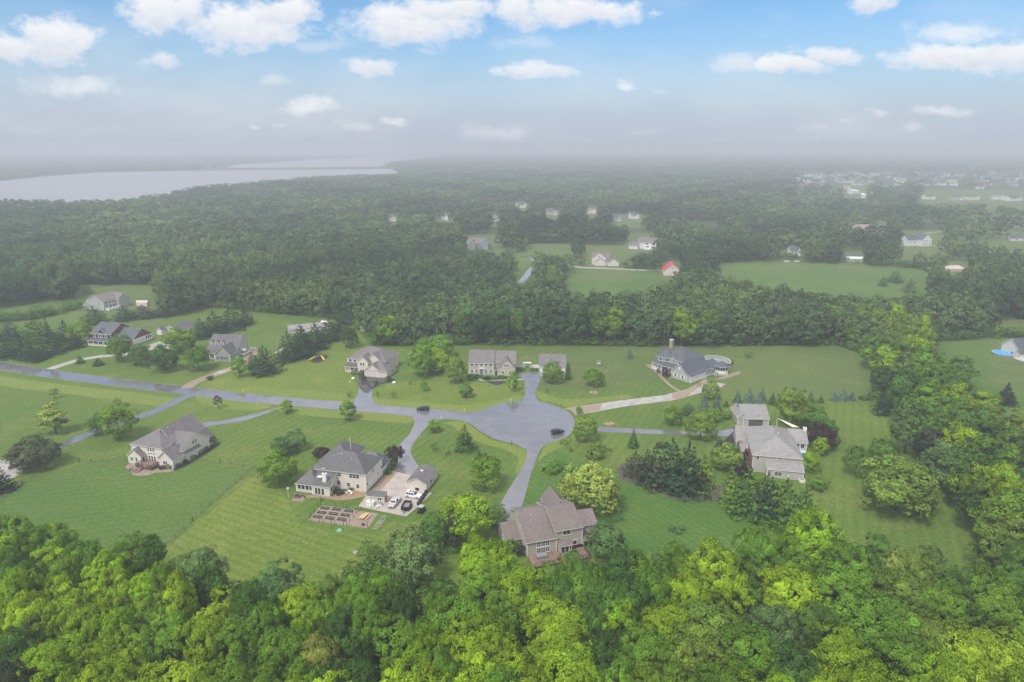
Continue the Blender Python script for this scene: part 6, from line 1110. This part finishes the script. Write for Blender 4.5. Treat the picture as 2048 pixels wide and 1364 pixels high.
# ------------------------------------------------------------------ vehicles
def loft(rings, mt, name, parent, closed=True):
    m = MB(); n = len(rings[0])
    for a, b in zip(rings, rings[1:]):
        for i in range(n): j = (i + 1) % n; m.face([a[i], a[j], b[j], b[i]], mt)
    m.face(rings[0][::-1], mt); m.face(rings[-1], mt); return m.build(name, parent)
def car(a, b, paint, label, kind='suv', L_=4.9, cat="car", name="parked_car"):
    x, y, an, _ = dirpx(a, b); t = tag(empty(name, (x, y, 0), an), label, cat, "parked vehicles"); k = L_ / 4.9; W_ = .96
    st = {'suv': [(-2.42, .62, .55, .95, 0), (-2.36, .92, .38, 1.05, 0), (-1.7, W_, .30, 1.08, 0), (0, W_, .30, 1.06, 0), (.95, W_, .30, 1.04, 0), (1.9, .94, .32, .98, 0), (2.3, .86, .38, .86, 0), (2.43, .66, .48, .72, 0)],
          'pickup': [(-2.45, .90, .5, .95, 0), (-2.40, .95, .45, 1.02, 0), (-.7, W_, .40, 1.04, 0), (.2, W_, .40, 1.06, 0), (1.0, W_, .40, 1.06, 0), (2.0, .94, .40, 1.02, 0), (2.36, .88, .45, .92, 0), (2.45, .70, .55, .80, 0)]}[kind]
    rings = [[(X * k, -w_, z0), (X * k, -w_ * 1.0, (z0 + z1) * .5), (X * k, -w_ * .94, z1), (X * k, w_ * .94, z1), (X * k, w_, (z0 + z1) * .5), (X * k, w_, z0)] for X, w_, z0, z1, _ in st]
    loft(rings, paint, "body", t)
    g = {'suv': [(-2.25, 1.05, -2.0, 1.72), (1.02, 1.05, .32, 1.74)], 'pickup': [(-.75, 1.03, -.6, 1.72), (1.15, 1.05, .55, 1.74)]}[kind]
    (xb, zb, xbt, zt), (xf, zf, xft, zt2) = g; wb, wt = .90, .74
    B = [(xb * k, -wb, 1.02), (xf * k, -wb, 1.02), (xf * k, wb, 1.02), (xb * k, wb, 1.02)]; T = [(xbt * k, -wt, zt), (xft * k, -wt, zt), (xft * k, wt, zt), (xbt * k, wt, zt)]
    m = MB(); m.face(T, paint)
    for i in range(4): j = (i + 1) % 4; m.face([B[i], B[j], T[j], T[i]], paint)
    cb = m.build("cabin", t)
    def gl(name, i, s0, s1, t0=.14, t1=.88):
        j = (i + 1) % 4; Bi, Bj, Ti, Tj = (Vector(q) for q in (B[i], B[j], T[i], T[j])); f = lambda s_, u: (Bi.lerp(Bj, s_)).lerp(Ti.lerp(Tj, s_), u); q = [f(s0, t0), f(s1, t0), f(s1, t1), f(s0, t1)]; nn = (q[1] - q[0]).cross(q[3] - q[0]).normalized() * .012
        if nn.dot(q[0] - Vector((0, 0, 1.3))) < 0: nn = -nn
        MB().face([v + nn for v in q], GLASS).build(name, cb)
    gl("windscreen", 1, .06, .94); gl("rear_window", 3, .08, .92)
    for i in (0, 2):
        for s0, s1 in (((.08, .34), (.37, .64), (.67, .93)) if kind == 'suv' else ((.08, .48), (.52, .92))): gl("side_window", i, s0, s1)
    if kind == 'suv' and paint is PW:
        for q in (-.9, -.1): MB().box(q - .3, q + .3, -.42, .42, 1.735, 1.75, GLASS).build("sunroof", cb)
    if kind == 'pickup': MB().box(-2.32 * k, -.82 * k, -.78, .78, 1.035, 1.07, paint).build("bed_cover", t)
    for sx in (-1.5, 1.48):
        for sy in (-1, 1):
            w_ = MB(); n = 14; R_ = .37; yy = (sy * .74, sy * .985)
            A_ = [(R_ * math.cos(2 * math.pi * i / n), yy[0], R_ * math.sin(2 * math.pi * i / n)) for i in range(n)]; C_ = [(p[0], yy[1], p[2]) for p in A_]
            for i in range(n): j = (i + 1) % n; w_.face([A_[i], A_[j], C_[j], C_[i]], RUB)
            w_.face(C_, RUB); o = w_.build("wheel", t); o.location = (sx * k, 0, .37); rm = MB(); rm.face([(.22 * math.cos(2 * math.pi * i / 10), sy * 1.0, .22 * math.sin(2 * math.pi * i / 10)) for i in range(10)], CHR); rm.build("rim", o)
    for sy in (-1, 1):
        MB().box(2.33 * k, 2.42 * k, sy * .55 - .17, sy * .55 + .17, .66, .82, LAMP).build("headlight", t); MB().box(-2.46 * k, -2.40 * k, sy * .72 - .12, sy * .72 + .12, .8, 1.0, TAIL).build("tail_light", t); MB().box(.85 * k, 1.0 * k, sy * 1.02 - .08, sy * 1.02 + .08, 1.0, 1.14, paint).build("mirror", t)
    MB().box(2.40 * k, 2.46 * k, -.33, .33, .52, .78, BLACKM).build("grille", t); return t
PW = mat_paint("white_car_paint", (.72, .72, .72)); PB = mat_paint("black_car_paint", (.012, .012, .016)); PS = mat_paint("silver_car_paint", (.42, .43, .44), .3, .3); CHR = M("alloy", (.45, .45, .46), .35, .1, 5, .8); LAMP = mat_glass("headlamp_glass", (.4, .4, .42)); TAIL = M("tail_lamp_red", (.35, .02, .02), .3, .1, 2)
car((858.7, 820.9), (833.3, 819.8), PB, "black car on the road just before the cul-de-sac"); car((1101.7, 869.5), (1128.7, 864), PB, "black car parked inside the lower right rim of the cul-de-sac")
car((810.5, 991), (844, 997), PW, "white car with two dark roof panels, parked by the small cream garage"); car((797.5, 999), (781.2, 1018.5), PS, "silver pickup truck between the low shed and the black trailer", 'pickup', 5.4, "pickup truck", "pickup_truck")
x, y, an, L_ = dirpx((818, 1006), (808, 1027)); t = tag(empty("dump_trailer", (x, y, 0), an), "black open dump trailer at the lower right corner of the patio", "trailer", "parked vehicles"); m = MB()
for q in ((-2.1, 2.1, -1.05, -.98, .55, 1.3), (-2.1, 2.1, .98, 1.05, .55, 1.3), (-2.1, -2.03, -.98, .98, .55, 1.3), (2.03, 2.1, -.98, .98, .55, 1.55)): m.box(*q, BLACKM)
m.box(-2.03, 2.03, -.98, .98, .5, .6, BLACKM, GREYB); m.build("bed", t); MB().bar((2.1, -.5, .45), (3.5, 0, .45), .07, BLACKM, 4).bar((2.1, .5, .45), (3.5, 0, .45), .07, BLACKM, 4).build("tongue", t); MB().cyl(3.3, 0, .05, 1.0, .07, .07, WHITE, 6).build("jack", t)
for sx in (-.6, .5):
    for sy in (-1, 1): m = MB(); m.bar((sx, sy * 1.1, .36), (sx, sy * 1.34, .36), .36, RUB, 12); m.build("wheel", t)
for sy in (-1, 1): m = MB(); m.box(-1.1, 1.0, min(sy * 1.08, sy * 1.4), max(sy * 1.08, sy * 1.4), .76, .82, BLACKM); m.build("fender", t)
x, y = P(843, 1024); t = tag(empty("utility_cart", (x, y, 0), R(70)), "small dark utility cart with a grey canopy right of the black trailer", "utility cart", "parked vehicles"); MB().box(-1.3, 1.3, -.65, .65, .35, .8, BLACKM).box(.2, 1.3, -.6, .6, .8, 1.0, BLACKM).build("body", t); MB().box(-.9, .7, -.7, .7, 1.85, 1.92, M("grey_canopy", (.40, .40, .38), .6, .1, 1)).build("canopy", t); MB().box(-.7, .1, -.55, .55, .8, 1.15, RUB).build("seat", t)
for sx in (-.8, .6):
    for sy in (-.62, .62): MB().bar((sx, sy, .8), (sx, sy, 1.86), .035, BLACKM, 4).build("canopy_post", t)
for sx in (-.9, .9):
    for sy in (-1, 1): MB().bar((sx, sy * .6, .3), (sx, sy * .85, .3), .3, RUB, 10).build("wheel", t)
for px, py, lb in ((1573, 524, "left one"), (1594, 524, "right one")): car((px - 4, py), (px + 5, py), PW, "white car parked at the back edge of the long field, " + lb)
# ------------------------------------------------------------------ labels of the trees
LM = [("the cul-de-sac", 1048, 846), ("the cream house with raised beds", 690, 960), ("the taupe house", 1110, 1080), ("the left cream house", 335, 910), ("the pyramid-roofed grey house", 1560, 920), ("the colonial house", 985, 735),
      ("the dormer garage", 1110, 730), ("the beige hip-roofed house", 745, 735), ("the victorian house", 1370, 735), ("the three-dormer cape house", 455, 700), ("the black-fronted house", 240, 675), ("the long curving driveway", 480, 840),
      ("the open-bay grey garage", 1508, 835), ("the blue pool", 2005, 707), ("the concrete drive", 1250, 805), ("the fence corner", 505, 940), ("the long field", 1650, 560), ("the shed at the forest edge", 283, 606), ("the far red-roofed barn", 1342, 545)]
ORD = ["leftmost", "second", "third", "fourth", "fifth", "sixth", "seventh", "eighth", "ninth", "tenth", "eleventh", "twelfth", "thirteenth", "fourteenth", "fifteenth", "sixteenth", "seventeenth", "eighteenth", "nineteenth", "twentieth"]
def mk(t, lm_on=True):
    px, py = Q(t['x'], t['y'], t['h'] * .6); size = 'tall' if t['h'] > 15 else 'large' if t['h'] > 10 else 'small' if t['h'] < 5.5 and t['kind'] != 'shrub' else 'low' if t['kind'] == 'shrub' else 'mid-sized'
    base = "%s %s %s" % (size, CWORD[t['c']], TWORD[t['kind']])
    if t['zone'] == 'near':
        colu = min(7, max(0, int(px / 256))); row = "lawn edge" if py < 1150 else "mid rows" if py < 1240 else "bottom edge"
        cn = ["the far left", "below the left cream house", "below the empty lawn", "below the raised beds", "below the taupe house", "right of the taupe house", "below the big lone tree", "the far right"][colu]
        return base + " in near woods, %s, %s" % (cn, row), "trees of the near woods"
    if t['zone'] == 'right':
        row = "upper part" if py < 720 else "middle" if py < 850 else "lower part"; return base + " in the right wooded strip, %s" % row, "trees of the wooded strip at right"
    if t['zone'] == 'belt':
        colu = min(9, max(0, int(px / 205))); cn = ["the far left", "the black-fronted house", "the cape house", "the white dome", "the small pinkish shed", "the colonial house", "the dormer garage", "the victorian house", "the large lawn", "the blue pool"][colu]; return base + " in the belt behind %s" % cn, "trees of the wooded belt behind the houses"
    n, lx, ly = min(LM, key=lambda l: math.hypot(l[1] - px, (l[2] - py) * 1.4)); dx, dy = px - lx, py - ly
    rel = ("right of" if dx > 0 else "left of") if abs(dx) > abs(dy) * 1.3 else ("in front of" if dy > 0 else "behind")
    return base + " %s %s" % (rel, n), None
from collections import defaultdict
grp = defaultdict(list)
for t in TREES: t['label'], t['group'] = mk(t); grp[t['label']].append(t)
for lb, ts in grp.items():
    ts.sort(key=lambda t: Q(t['x'], t['y'], t['h'] * .6)[0])
    for i, t in enumerate(ts):
        L_ = lb
        if len(ts) > 1:
            L_ = ("leftmost " if i == 0 else "rightmost " if i == len(ts) - 1 else (ORD[min(i, 19)] + " from left, ")) + lb
        if len(L_.split()) > 16: L_ = L_.replace(' the ', ' ')
        if len(L_.split()) > 16: L_ = L_.replace('in near woods, ', '').replace('in belt', 'belt').replace(' from left,', '')
        g_ = t['group'] or {'shrub': 'shrubs around the houses', 'young': 'young trees on the lawns', 'spruce': 'spruces on the lawns', 'pine': 'dark pines in rows', 'column': 'columnar evergreens'}.get(t['kind'], 'trees on the lawns')
        cat = 'shrub' if t['kind'] == 'shrub' else 'evergreen tree' if t['kind'] in ('spruce', 'pine', 'column') else 'tree'
        tag(t['o'], L_, cat, g_)
# ------------------------------------------------------------------ haze
hm = bpy.data.materials.new("haze"); hm.use_nodes = True; ht = hm.node_tree; ht.nodes.clear()
pv = ht.nodes.new("ShaderNodeVolumePrincipled"); pv.inputs["Color"].default_value = (.645, .66, .73, 1); pv.inputs["Density"].default_value = .00043; pv.inputs["Anisotropy"].default_value = 0.0
ho = ht.nodes.new("ShaderNodeOutputMaterial"); ht.links.new(pv.outputs[0], ho.inputs["Volume"])
hb = MB().box(-8600, 8600, -300, 12600, -1, 107, hm).build("haze"); tag(hb, "pale grey rain haze filling the air over the whole valley", "haze", kind="stuff")
